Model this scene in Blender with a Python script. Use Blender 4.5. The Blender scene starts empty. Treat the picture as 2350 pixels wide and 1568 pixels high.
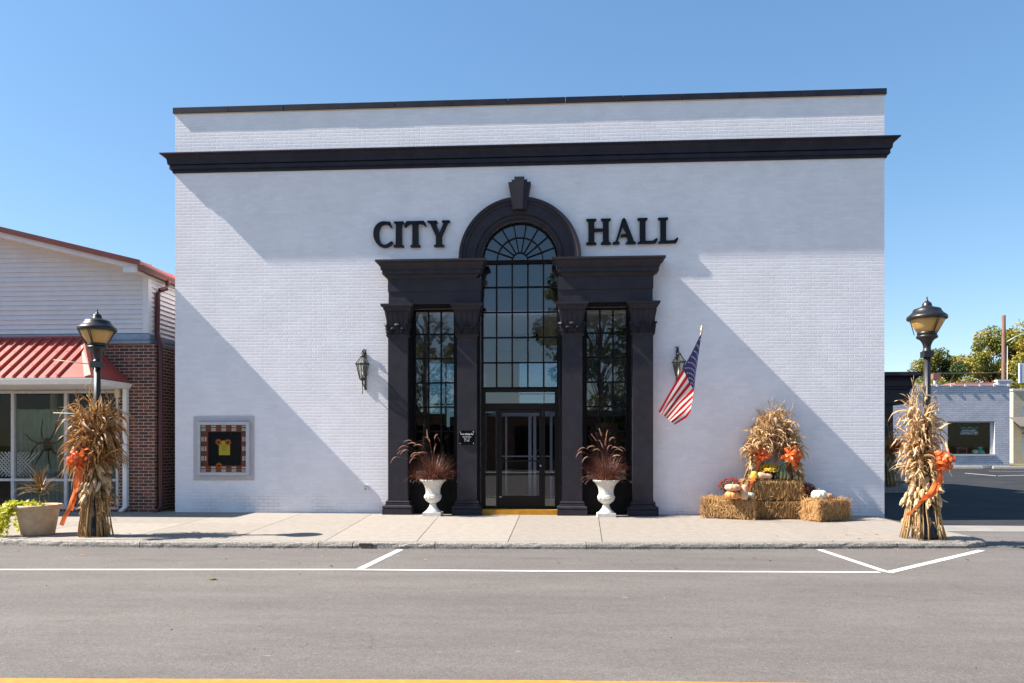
import bpy, math, random
from mathutils import Vector, Matrix, noise
from mathutils.geometry import tessellate_polygon
R = math.radians
pi = math.pi
scene = bpy.context.scene
COL = scene.collection
rnd = random.Random(7)

# ------------------------------------------------------------------ camera, sky, sun
cam_d = bpy.data.cameras.new('camera')
cam = bpy.data.objects.new('camera', cam_d)
COL.objects.link(cam)
cam.location = (0.75, -15.58, 1.42)
cam.rotation_euler = (R(90), 0, math.atan(.0587))
cam_d.sensor_width = 36
cam_d.lens = 1700 / 2350 * 36
cam_d.shift_y = (1025 - 784) / 2350
cam_d.clip_end = 2000
scene.camera = cam

SUN_DIR = Vector((-1.0, -0.102, 1.02)).normalized()      # towards the sun: high left, grazing the front wall
w = bpy.data.worlds.new('World')
scene.world = w
w.use_nodes = True
nt = w.node_tree
sky = nt.nodes.new('ShaderNodeTexSky')
sky.sky_type = 'NISHITA'
sky.sun_disc = False
sky.sun_elevation = math.asin(SUN_DIR.z)
sky.sun_rotation = math.atan2(SUN_DIR.x, SUN_DIR.y)
sky.air_density = 1.0
sky.dust_density = 0.3
sky.ozone_density = 2.6
bg = nt.nodes['Background']
bg.inputs['Strength'].default_value = 0.077
gm = nt.nodes.new('ShaderNodeGamma')
gm.inputs[1].default_value = .70
hs = nt.nodes.new('ShaderNodeHueSaturation')
hs.inputs['Saturation'].default_value = 1.36
hs.inputs['Value'].default_value = 1.58
nt.links.new(sky.outputs[0], gm.inputs[0])
nt.links.new(gm.outputs[0], hs.inputs['Color'])
nt.links.new(hs.outputs[0], bg.inputs['Color'])
sd = bpy.data.lights.new('sun', 'SUN')
sd.energy = 5.0
sd.angle = R(.5)
sd.color = (1, .93, .83)
so = bpy.data.objects.new('sun', sd)
COL.objects.link(so)
so.rotation_euler = SUN_DIR.to_track_quat('Z', 'Y').to_euler()
scene.view_settings.view_transform = 'Standard'
scene.view_settings.look = 'None'
scene.view_settings.exposure = 1.37
scene.view_settings.gamma = 1


# ------------------------------------------------------------------ materials
def nodes(name):
    m = bpy.data.materials.new(name)
    m.use_nodes = True
    n = m.node_tree.nodes
    return m, n, m.node_tree.links, n['Principled BSDF']


def mat(name, c1, c2=None, scale=8, rough=.7, bump=0, bscale=60, detail=4, metal=0, spec=.5, island=False, trans=0, stretch=None, ramp=(.35, .65), sheen=0):
    m, n, l, p = nodes(name)
    p.inputs['Roughness'].default_value = rough
    p.inputs['Metallic'].default_value = metal
    p.inputs['Specular IOR Level'].default_value = spec
    tc = n.new('ShaderNodeTexCoord')
    vec = tc.outputs['Object']
    if stretch:
        mp = n.new('ShaderNodeMapping')
        mp.inputs['Scale'].default_value = stretch
        l.new(vec, mp.inputs['Vector'])
        vec = mp.outputs[0]
    if c2 is None:
        p.inputs['Base Color'].default_value = (*c1, 1)
    else:
        r = n.new('ShaderNodeValToRGB')
        r.color_ramp.elements[0].position, r.color_ramp.elements[1].position = ramp
        r.color_ramp.elements[0].color = (*c1, 1)
        r.color_ramp.elements[1].color = (*c2, 1)
        if island:
            g = n.new('ShaderNodeNewGeometry')
            r.color_ramp.elements[0].position, r.color_ramp.elements[1].position = 0, 1
            l.new(g.outputs['Random Per Island'], r.inputs[0])
        else:
            t = n.new('ShaderNodeTexNoise')
            t.inputs['Scale'].default_value = scale
            t.inputs['Detail'].default_value = detail
            t.inputs['Roughness'].default_value = .65
            l.new(vec, t.inputs['Vector'])
            l.new(t.outputs[0], r.inputs[0])
        l.new(r.outputs[0], p.inputs['Base Color'])
        if trans:
            out = n['Material Output']
            tr = n.new('ShaderNodeBsdfTranslucent')
            l.new(r.outputs[0], tr.inputs['Color'])
            mx = n.new('ShaderNodeMixShader')
            mx.inputs[0].default_value = trans
            l.new(p.outputs[0], mx.inputs[1])
            l.new(tr.outputs[0], mx.inputs[2])
            l.new(mx.outputs[0], out.inputs['Surface'])
    if bump:
        t2 = n.new('ShaderNodeTexNoise')
        t2.inputs['Scale'].default_value = bscale
        t2.inputs['Detail'].default_value = 5
        l.new(vec, t2.inputs['Vector'])
        b = n.new('ShaderNodeBump')
        b.inputs['Distance'].default_value = bump
        b.inputs['Strength'].default_value = 1
        l.new(t2.outputs[0], b.inputs['Height'])
        l.new(b.outputs[0], p.inputs['Normal'])
    return m


def brick_mat(name, c1, c2, cm, bw=.2115, rh=.0706, mortar=.010, dist=.004, rough=.75, tint=1.0, dirt=0, wob=.0012, grime=None):
    m, n, l, p = nodes(name)
    p.inputs['Roughness'].default_value = rough
    p.inputs['Specular IOR Level'].default_value = .3
    tc = n.new('ShaderNodeTexCoord')
    sp = n.new('ShaderNodeSeparateXYZ')
    l.new(tc.outputs['Object'], sp.inputs[0])
    add = n.new('ShaderNodeMath')
    l.new(sp.outputs[0], add.inputs[0])
    l.new(sp.outputs[1], add.inputs[1])
    # slightly wandering courses
    wn = n.new('ShaderNodeTexNoise')
    wn.inputs['Scale'].default_value = 9
    l.new(tc.outputs['Object'], wn.inputs['Vector'])
    cb = n.new('ShaderNodeCombineXYZ')
    l.new(add.outputs[0], cb.inputs[0])
    l.new(sp.outputs[2], cb.inputs[1])
    wv = n.new('ShaderNodeVectorMath')
    wv.operation = 'MULTIPLY_ADD'
    l.new(wn.outputs['Color'], wv.inputs[0])
    wv.inputs[1].default_value = (.012, .006, 0)
    l.new(cb.outputs[0], wv.inputs[2])
    br = n.new('ShaderNodeTexBrick')
    br.inputs['Scale'].default_value = 1
    br.inputs['Brick Width'].default_value = bw
    br.inputs['Row Height'].default_value = rh
    br.inputs['Mortar Size'].default_value = mortar / 2
    br.inputs['Mortar Smooth'].default_value = 1.0 if grime else .6
    br.inputs['Color1'].default_value = (*c1, 1)
    br.inputs['Color2'].default_value = (*c2, 1)
    br.inputs['Mortar'].default_value = (*cm, 1)
    l.new(wv.outputs[0], br.inputs['Vector'])
    col = br.outputs['Color']
    if dirt:
        t = n.new('ShaderNodeTexNoise')
        t.inputs['Scale'].default_value = 1.3
        t.inputs['Detail'].default_value = 7
        t.inputs['Roughness'].default_value = .7
        l.new(tc.outputs['Object'], t.inputs['Vector'])
        rp = n.new('ShaderNodeValToRGB')
        rp.color_ramp.elements[0].position = .3
        rp.color_ramp.elements[0].color = (1 - dirt, 1 - dirt, 1 - dirt, 1)
        rp.color_ramp.elements[1].position = .6
        l.new(t.outputs[0], rp.inputs[0])
        mx = n.new('ShaderNodeMix')
        mx.data_type = 'RGBA'
        mx.blend_type = 'MULTIPLY'
        mx.inputs[0].default_value = 1
        l.new(col, mx.inputs[6])
        l.new(rp.outputs[0], mx.inputs[7])
        col = mx.outputs[2]
        # a few dark chips of lost paint
        t3 = n.new('ShaderNodeTexNoise')
        t3.inputs['Scale'].default_value = 11
        t3.inputs['Detail'].default_value = 2
        l.new(tc.outputs['Object'], t3.inputs['Vector'])
        r3 = n.new('ShaderNodeValToRGB')
        r3.color_ramp.elements[0].position = .765
        r3.color_ramp.elements[0].color = (1, 1, 1, 1)
        r3.color_ramp.elements[1].position = .80
        r3.color_ramp.elements[1].color = (.45, .42, .42, 1)
        l.new(t3.outputs[0], r3.inputs[0])
        m3 = n.new('ShaderNodeMix')
        m3.data_type = 'RGBA'
        m3.blend_type = 'MULTIPLY'
        m3.inputs[0].default_value = 1
        l.new(col, m3.inputs[6])
        l.new(r3.outputs[0], m3.inputs[7])
        col = m3.outputs[2]
    if grime:
        # worn joints and splash dirt near the pavement
        mr = n.new('ShaderNodeMapRange')
        mr.inputs[1].default_value = .58
        mr.inputs[2].default_value = .10
        l.new(sp.outputs[2], mr.inputs[0])
        t4 = n.new('ShaderNodeTexNoise')
        t4.inputs['Scale'].default_value = 1.7
        t4.inputs['Detail'].default_value = 6
        l.new(tc.outputs['Object'], t4.inputs['Vector'])
        r4 = n.new('ShaderNodeValToRGB')
        r4.color_ramp.elements[0].position = .44
        r4.color_ramp.elements[1].position = .62
        l.new(t4.outputs[0], r4.inputs[0])
        f1 = n.new('ShaderNodeMath')
        f1.operation = 'MULTIPLY'
        l.new(mr.outputs[0], f1.inputs[0])
        l.new(r4.outputs[0], f1.inputs[1])
        f2 = n.new('ShaderNodeMath')
        f2.operation = 'MULTIPLY_ADD'
        l.new(br.outputs['Fac'], f2.inputs[0])
        f2.inputs[1].default_value = .5
        f2.inputs[2].default_value = .09
        f3 = n.new('ShaderNodeMath')
        f3.operation = 'MULTIPLY'
        l.new(f1.outputs[0], f3.inputs[0])
        l.new(f2.outputs[0], f3.inputs[1])
        m4 = n.new('ShaderNodeMix')
        m4.data_type = 'RGBA'
        l.new(f3.outputs[0], m4.inputs[0])
        l.new(col, m4.inputs[6])
        m4.inputs[7].default_value = (.20, .185, .18, 1)
        col = m4.outputs[2]
    l.new(col, p.inputs['Base Color'])
    # height: bricks proud of the joints, each brick its own small step, rough paint
    inv = n.new('ShaderNodeMath')
    inv.operation = 'SUBTRACT'
    inv.inputs[0].default_value = 1
    l.new(br.outputs['Fac'], inv.inputs[1])
    t2 = n.new('ShaderNodeTexNoise')
    t2.inputs['Scale'].default_value = 30
    t2.inputs['Detail'].default_value = 5
    l.new(tc.outputs['Object'], t2.inputs['Vector'])
    ma = n.new('ShaderNodeMath')
    ma.operation = 'MULTIPLY_ADD'
    l.new(t2.outputs[0], ma.inputs[0])
    ma.inputs[1].default_value = wob / dist
    l.new(inv.outputs[0], ma.inputs[2])
    b = n.new('ShaderNodeBump')
    b.inputs['Distance'].default_value = dist
    b.inputs['Strength'].default_value = 1
    l.new(ma.outputs[0], b.inputs['Height'])
    l.new(b.outputs[0], p.inputs['Normal'])
    return m


def glass_mat(name, tint=(.82, .84, .88), boost=1.75, base=.01):
    m, n, l, p = nodes(name)
    n.remove(p)
    out = n['Material Output']
    tr = n.new('ShaderNodeBsdfTransparent')
    tr.inputs[0].default_value = (*tint, 1)
    gl = n.new('ShaderNodeBsdfGlossy')
    gl.inputs['Roughness'].default_value = .01
    lw = n.new('ShaderNodeLayerWeight')
    pw = n.new('ShaderNodeMath')
    pw.operation = 'POWER'
    pw.inputs[1].default_value = 5
    l.new(lw.outputs['Facing'], pw.inputs[0])
    mu = n.new('ShaderNodeMath')
    mu.operation = 'MULTIPLY_ADD'
    mu.use_clamp = True
    mu.inputs[1].default_value = .9
    mu.inputs[2].default_value = .04 * boost + base
    l.new(pw.outputs[0], mu.inputs[0])
    tc = n.new('ShaderNodeTexCoord')
    t = n.new('ShaderNodeTexNoise')
    t.inputs['Scale'].default_value = 2.2
    t.inputs['Detail'].default_value = 1
    l.new(tc.outputs['Object'], t.inputs['Vector'])
    b = n.new('ShaderNodeBump')
    b.inputs['Distance'].default_value = .0009
    l.new(t.outputs[0], b.inputs['Height'])
    l.new(b.outputs[0], gl.inputs['Normal'])
    mx = n.new('ShaderNodeMixShader')
    l.new(mu.outputs[0], mx.inputs[0])
    l.new(tr.outputs[0], mx.inputs[1])
    l.new(gl.outputs[0], mx.inputs[2])
    l.new(mx.outputs[0], out.inputs['Surface'])
    return m


M = {}
M['white_brick'] = brick_mat('white_painted_brick', (.845, .82, .855), (.795, .77, .805), (.81, .785, .82), dirt=.10, dist=.0021, wob=.0008, mortar=.019, grime=True)
M['red_brick'] = brick_mat('red_brick', (.24, .070, .042), (.075, .034, .028), (.46, .39, .33), bw=.215, rh=.0698, mortar=.019, dist=.004, dirt=.2)
M['grey_brick'] = brick_mat('pale_painted_brick', (.62, .61, .66), (.54, .53, .58), (.40, .39, .43), bw=.42, rh=.15, mortar=.022, dist=.02, dirt=.2)
M['tan_brick'] = brick_mat('tan_brick', (.55, .47, .36), (.48, .41, .32), (.42, .36, .29), bw=.42, rh=.16, mortar=.022, dist=.01, dirt=.12)
M['trim'] = mat('charcoal_trim_paint', (.0215, .0185, .0255), (.031, .027, .036), scale=5, rough=.55, spec=.28, bump=.0006, bscale=25)
M['trim_dark'] = mat('black_trim_paint', (.006, .0052, .006), (.010, .0088, .010), scale=6, rough=.5, spec=.10)
M['cap_metal'] = mat('dark_coping_metal', (.014, .0135, .024), (.024, .0235, .038), scale=3, rough=.55, spec=.25, bump=.001, bscale=4)
M['beige'] = mat('beige_mortar', (.6, .5, .36), rough=.8)
M['letter'] = mat('black_gloss_lettering', (.002, .0026, .006), rough=.4, spec=.22)
M['glass'] = glass_mat('window_glass')
M['tinted'] = glass_mat('tinted_rear_glass', tint=(.30, .40, .46), boost=.8, base=0)
M['glass_store'] = glass_mat('shop_glass', tint=(.85, .87, .86), boost=.35, base=.0)
M['door_brown'] = mat('dark_bronze_metal', (.008, .0055, .005), (.012, .009, .008), rough=.45, spec=.2)
M['silver'] = mat('brushed_aluminium', (.55, .57, .62), (.45, .47, .52), scale=20, rough=.38, metal=.7)
M['yellow_paint'] = mat('yellow_step_paint', (.62, .27, .012), (.48, .20, .01), scale=9, rough=.6, bump=.001)
M['int_wall'] = mat('interior_plaster', (.42, .47, .58), rough=.9, spec=.1)
M['int_dark'] = mat('interior_near_black', (.022, .020, .019), rough=.9, spec=0)
M['int_ceil'] = mat('ceiling_tiles', (.85, .85, .80), rough=.9)
M['int_floor'] = mat('interior_floor', (.26, .22, .18), rough=.6)
M['int_wood'] = mat('red_brown_counter', (.20, .04, .02), rough=.5)
M['paving'] = mat('sidewalk_concrete', (.242, .212, .181), (.302, .266, .231), scale=6.5, rough=.9, bump=.0015, bscale=130, detail=9)
M['kerbstone'] = mat('kerb_concrete', (.11, .10, .088), (.40, .37, .33), scale=48, rough=.95, bump=.014, bscale=60, detail=6)
M['dark_gap'] = mat('joint_dirt', (.07, .055, .045), rough=1)
M['rake_trim'] = mat('shaded_red_rake_trim', (.12, .026, .024), (.15, .034, .03), scale=4, rough=.55, spec=.25)  # roof red darkened: the shade on the gable edge is in this colour
M['board_frame'] = mat('satin_aluminium_frame', (.50, .49, .52), (.44, .43, .46), scale=9, rough=.5)
M['grit'] = mat('road_grit', (.05, .045, .04), (.32, .29, .26), rough=1, island=True)
M['hip_red'] = mat('hip_flashing_red', (.22, .048, .038), (.26, .056, .044), scale=3, rough=.5, spec=.3)
M['lot'] = mat('parking_asphalt', (.022, .023, .027), (.038, .038, .041), scale=.6, rough=.9, spec=.15, bump=.003, bscale=120, detail=8)
M['apron'] = mat('apron_concrete', (.20, .19, .17), (.26, .245, .225), scale=1.5, rough=.9, bump=.003, bscale=80, detail=8)
M['line_white'] = mat('white_road_paint', (.22, .21, .20), (.60, .59, .565), scale=34, rough=.8, detail=9, ramp=(.31, .44))
M['line_yellow'] = mat('yellow_road_paint', (.36, .17, .03), (.47, .23, .035), scale=20, rough=.8, detail=8)
M['earth'] = mat('dry_grass_earth', (.16, .13, .06), (.10, .11, .035), scale=.4, rough=1)
M['white_vinyl'] = mat('white_vinyl', (.68, .66, .69), (.62, .60, .63), scale=3, rough=.5)
M['white_metal'] = mat('white_enamel_metal', (.75, .74, .73), (.68, .66, .64), scale=8, rough=.45)
M['soffit'] = mat('cream_soffit', (.66, .58, .47), rough=.7)
M['red_metal'] = mat('red_roof_metal', (.36, .060, .045), (.42, .075, .055), scale=2, rough=.42, spec=.5)
M['red_gutter'] = mat('brick_red_gutter', (.12, .030, .026), (.15, .038, .032), scale=5, rough=.5, spec=.3)
M['dark_red_pipe'] = mat('dark_red_pipe', (.070, .014, .014), (.09, .018, .016), scale=5, rough=.4)
M['blue_flash'] = mat('weathered_blue_flashing', (.16, .21, .30), (.22, .27, .36), scale=6, rough=.4, metal=.3)
M['alu_frame'] = mat('aluminium_frame', (.46, .45, .46), (.54, .53, .54), scale=12, rough=.5)
M['curtain'] = mat('pale_green_curtain', (.30, .38, .35), (.36, .44, .41), scale=6, rough=.9, trans=.3, spec=.05)
M['cream_paint'] = mat('cream_paint', (.60, .48, .34), rough=.7)
M['spider'] = mat('black_plush', (.004, .004, .005), rough=.95, bump=.004, bscale=90, spec=0)
M['lamp_black'] = mat('black_cast_iron', (.010, .010, .012), (.016, .016, .018), scale=14, rough=.38, spec=.5, bump=.0004, bscale=120)
M['amber'] = mat('amber_lamp_glass', (.72, .45, .14), (.78, .50, .19), scale=5, rough=.35, trans=.35)
M['lantern'] = mat('weathered_bronze', (.025, .024, .02), (.055, .055, .046), scale=30, rough=.5, metal=.2)
M['lantern_glass'] = glass_mat('lantern_glass', tint=(.9, .9, .86), boost=1.5, base=.02)
M['candle'] = mat('candle_sleeve', (.8, .74, .6), rough=.5)
M['corn_brown'] = mat('dry_corn_leaf_brown', (.12, .045, .011), (.62, .33, .11), rough=.55, island=True, trans=.22)
M['corn_pale'] = mat('dry_corn_leaf_pale', (.34, .19, .075), (.74, .52, .29), rough=.6, island=True, trans=.2)
M['corn_stalk'] = mat('dry_corn_stalk', (.24, .13, .045), (.56, .38, .18), rough=.6, island=True)
M['husk'] = mat('corn_husk', (.45, .30, .14), (.74, .58, .36), rough=.6, island=True, trans=.15)
M['straw_core'] = mat('straw_core', (.13, .062, .018), (.42, .235, .08), scale=45, rough=.9, bump=.02, bscale=60, detail=8, stretch=(1, 1, .18), ramp=(.38, .62))
M['straw'] = mat('straw_blades', (.33, .155, .05), (.66, .40, .165), rough=.6, island=True)
M['orange_ribbon'] = mat('orange_satin_ribbon', (.74, .13, .02), (.82, .23, .06), scale=9, rough=.35, trans=.3)
M['urn'] = mat('white_cast_stone', (.66, .64, .60), (.56, .53, .48), scale=9, rough=.55, bump=.002, bscale=45)
M['soil'] = mat('potting_soil', (.05, .03, .02), (.09, .06, .04), scale=40, rough=1, bump=.01, bscale=60)
M['grass_blade'] = mat('burgundy_grass', (.045, .012, .012), (.24, .085, .05), rough=.5, island=True, trans=.2)
M['plume'] = mat('grass_plume', (.33, .15, .12), (.54, .32, .19), rough=.9, island=True, trans=.25)
M['pot_stone'] = mat('tan_planter', (.46, .315, .20), (.56, .41, .27), scale=7, rough=.8, bump=.002, bscale=60)
M['spike'] = mat('bronze_spike_leaf', (.10, .035, .015), (.30, .19, .05), rough=.4, island=True, trans=.25)
M['lime_leaf'] = mat('lime_vine_leaf', (.42, .44, .03), (.70, .68, .09), rough=.5, island=True, trans=.3)
M['green_leaf'] = mat('dark_green_leaf', (.025, .055, .018), (.055, .10, .03), rough=.6, island=True)
M['black_pot'] = mat('black_plastic_pot', (.014, .015, .02), rough=.4)
M['mum_yellow'] = mat('yellow_mum', (.60, .33, .01), (.78, .50, .02), rough=.6, island=True)
M['mum_red'] = mat('red_mum', (.13, .008, .012), (.34, .03, .03), rough=.6, island=True)
M['pk_orange'] = mat('orange_pumpkin', (.62, .22, .05), (.66, .31, .11), scale=6, rough=.45)
M['pk_peach'] = mat('peach_pumpkin', (.58, .26, .13), (.60, .46, .35), scale=5, rough=.5)
M['pk_white'] = mat('white_pumpkin', (.58, .58, .50), (.66, .66, .58), scale=6, rough=.45)
M['pk_grey'] = mat('grey_green_pumpkin', (.50, .54, .47), (.58, .60, .54), scale=6, rough=.5)
M['butternut'] = mat('butternut_skin', (.58, .33, .19), (.63, .40, .26), scale=6, rough=.45)
M['yellow_squash'] = mat('yellow_squash', (.62, .40, .02), (.68, .48, .05), scale=6, rough=.35)
M['pk_red'] = mat('dull_orange_gourd', (.52, .20, .10), (.60, .28, .16), scale=6, rough=.5)
M['stem'] = mat('pumpkin_stem', (.22, .17, .08), rough=.9)
M['black_sign'] = mat('black_sign_plastic', (.002, .002, .0025), rough=.5, spec=.1)
M['white_ink'] = mat('white_ink', (.78, .78, .78), rough=.6)
M['grey_panel'] = mat('grey_panel_paint', (.44, .42, .44), (.50, .475, .485), scale=3, rough=.8)
M['paper_yellow'] = mat('yellow_paper', (.80, .58, .06), rough=.8)
M['dark_ink'] = mat('dark_ink', (.05, .04, .03), rough=.8)
M['board_black'] = mat('black_felt', (.010, .010, .012), rough=.95)
M['silk_orange'] = mat('orange_silk_petal', (.60, .07, .01), (.78, .22, .02), rough=.6, island=True)
M['plaid_red'] = mat('plaid_red', (.50, .05, .03), rough=.8)
M['plaid_brown'] = mat('plaid_brown', (.16, .06, .03), (.30, .14, .08), scale=90, rough=.8)
M['plaid_white'] = mat('plaid_cream', (.74, .70, .64), rough=.8)
M['bark'] = mat('tree_bark', (.10, .075, .055), (.18, .14, .105), scale=8, rough=.95, bump=.02, bscale=18, stretch=(1, 1, .2))
M['pole_wood'] = mat('weathered_pole', (.15, .075, .055), (.25, .15, .12), scale=6, rough=.95, stretch=(4, 4, .3))
M['leaf_gold'] = mat('autumn_leaf', (.20, .165, .018), (.46, .35, .05), rough=.6, island=True, trans=.3)
M['leaf_green'] = mat('green_leaf_mid', (.08, .10, .014), (.27, .27, .04), rough=.6, island=True, trans=.3)
M['leaf_dark'] = mat('deep_green_leaf', (.02, .045, .010), (.075, .11, .022), rough=.6, island=True, trans=.25)
M['roof_tar'] = mat('roof_membrane', (.25, .25, .25), rough=.9)
M['terracotta'] = mat('terracotta_tile', (.40, .13, .08), rough=.8)
M['brown_awning'] = mat('brown_ribbed_awning', (.10, .085, .08), rough=.6)
M['stop_concrete'] = mat('wheel_stop_concrete', (.26, .25, .23), (.34, .33, .30), scale=8, rough=.95)
M['teal'] = mat('teal_print', (.05, .35, .30), rough=.6)
M['pink'] = mat('pink_frame', (.45, .06, .12), rough=.6)
M['weed'] = mat('dry_weed', (.25, .15, .05), (.45, .33, .14), rough=.8, island=True)
M['gold'] = mat('gilt_finial', (.72, .60, .34), rough=.3, metal=.6)
M['pole_white'] = mat('white_flag_pole', (.70, .68, .64), rough=.5)
M['arm_tan'] = mat('tan_fibreglass_arm', (.42, .36, .27), rough=.6)
M['conduit'] = mat('galvanised', (.40, .40, .40), rough=.5, metal=.4)


def asphalt_mat():
    m, n, l, p = nodes('road_asphalt')
    p.inputs['Roughness'].default_value = .82
    p.inputs['Specular IOR Level'].default_value = .35
    tc = n.new('ShaderNodeTexCoord')
    V = tc.outputs['Object']

    def noise_(scale, det=6, stretch=None, rough=.6):
        v = V
        if stretch:
            mp = n.new('ShaderNodeMapping')
            mp.inputs['Scale'].default_value = stretch
            l.new(V, mp.inputs['Vector'])
            v = mp.outputs[0]
        t = n.new('ShaderNodeTexNoise')
        t.inputs['Scale'].default_value = scale
        t.inputs['Detail'].default_value = det
        t.inputs['Roughness'].default_value = rough
        l.new(v, t.inputs['Vector'])
        return t.outputs[0]

    def ramp(src, a, b, ca, cb):
        r = n.new('ShaderNodeValToRGB')
        r.color_ramp.elements[0].position = a
        r.color_ramp.elements[1].position = b
        r.color_ramp.elements[0].color = (*ca, 1)
        r.color_ramp.elements[1].color = (*cb, 1)
        l.new(src, r.inputs[0])
        return r.outputs[0]

    def mult(a, b, fac=1.0, mode='MULTIPLY'):
        mx = n.new('ShaderNodeMix')
        mx.data_type = 'RGBA'
        mx.blend_type = mode
        mx.inputs[0].default_value = fac
        l.new(a, mx.inputs[6])
        l.new(b, mx.inputs[7])
        return mx.outputs[2]
    c = ramp(noise_(95, 5, rough=.8), .30, .72, (.046, .041, .038), (.232, .211, .199))
    c = mult(c, ramp(noise_(28, 4, rough=.7), .3, .7, (.86, .86, .86), (1.14, 1.14, 1.13)))
    c = mult(c, ramp(noise_(.55, 5, (.30, 1.6, 1)), .32, .68, (.86, .86, .86), (1.08, 1.07, 1.06)))
    c = mult(c, ramp(noise_(3.2, 6, (.35, 1.3, 1)), .40, .62, (.93, .92, .92), (1.04, 1.04, 1.04)))
    # oil drips and tyre marks in the parking lane, scattered scuffs
    c = mult(c, ramp(noise_(1.1, 6, (.5, 2.2, 1)), .63, .76, (1, 1, 1), (.68, .66, .66)))
    c = mult(c, ramp(noise_(9, 3), .745, .79, (1, 1, 1), (.45, .43, .42)))
    c = mult(c, ramp(noise_(7, 2, (.45, 1.4, 1)), .775, .80, (1, 1, 1), (2.3, 2.35, 2.4)))
    # hairline cracks
    vo = n.new('ShaderNodeTexVoronoi')
    vo.feature = 'DISTANCE_TO_EDGE'
    vo.inputs['Scale'].default_value = .38
    wob = n.new('ShaderNodeVectorMath')
    wob.operation = 'MULTIPLY_ADD'
    t = n.new('ShaderNodeTexNoise')
    t.inputs['Scale'].default_value = 2.5
    t.inputs['Detail'].default_value = 5
    l.new(V, t.inputs['Vector'])
    l.new(t.outputs['Color'], wob.inputs[0])
    wob.inputs[1].default_value = (.8, .8, .8)
    l.new(V, wob.inputs[2])
    l.new(wob.outputs[0], vo.inputs['Vector'])
    cr = ramp(vo.outputs[0], .0, .0028, (.62, .60, .60), (1, 1, 1))
    msk = ramp(noise_(.33, 2), .52, .60, (0, 0, 0), (1, 1, 1))
    mx = n.new('ShaderNodeMix')
    mx.data_type = 'RGBA'
    mx.blend_type = 'MULTIPLY'
    l.new(msk, mx.inputs[0])
    l.new(c, mx.inputs[6])
    l.new(cr, mx.inputs[7])
    l.new(mx.outputs[2], p.inputs['Base Color'])
    b = n.new('ShaderNodeBump')
    b.inputs['Distance'].default_value = .003
    l.new(noise_(95, 4, rough=.8), b.inputs['Height'])
    l.new(b.outputs[0], p.inputs['Normal'])
    return m


M['road'] = asphalt_mat()


def island_tone(m, lo, hi):
    n, l = m.node_tree.nodes, m.node_tree.links
    p = n['Principled BSDF']
    src = p.inputs['Base Color'].links[0].from_socket
    g = n.new('ShaderNodeNewGeometry')
    mr = n.new('ShaderNodeMapRange')
    mr.inputs[3].default_value, mr.inputs[4].default_value = lo, hi
    l.new(g.outputs['Random Per Island'], mr.inputs[0])
    mx = n.new('ShaderNodeMix')
    mx.data_type = 'RGBA'
    mx.blend_type = 'MULTIPLY'
    mx.inputs[0].default_value = 1
    l.new(src, mx.inputs[6])
    l.new(mr.outputs[0], mx.inputs[7])
    l.new(mx.outputs[2], p.inputs['Base Color'])


island_tone(M['paving'], .90, 1.06)
island_tone(M['kerbstone'], .85, 1.1)
M['shop_dark'] = mat('unlit_shop_interior', (.007, .0065, .006), rough=.9, spec=0)


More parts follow.
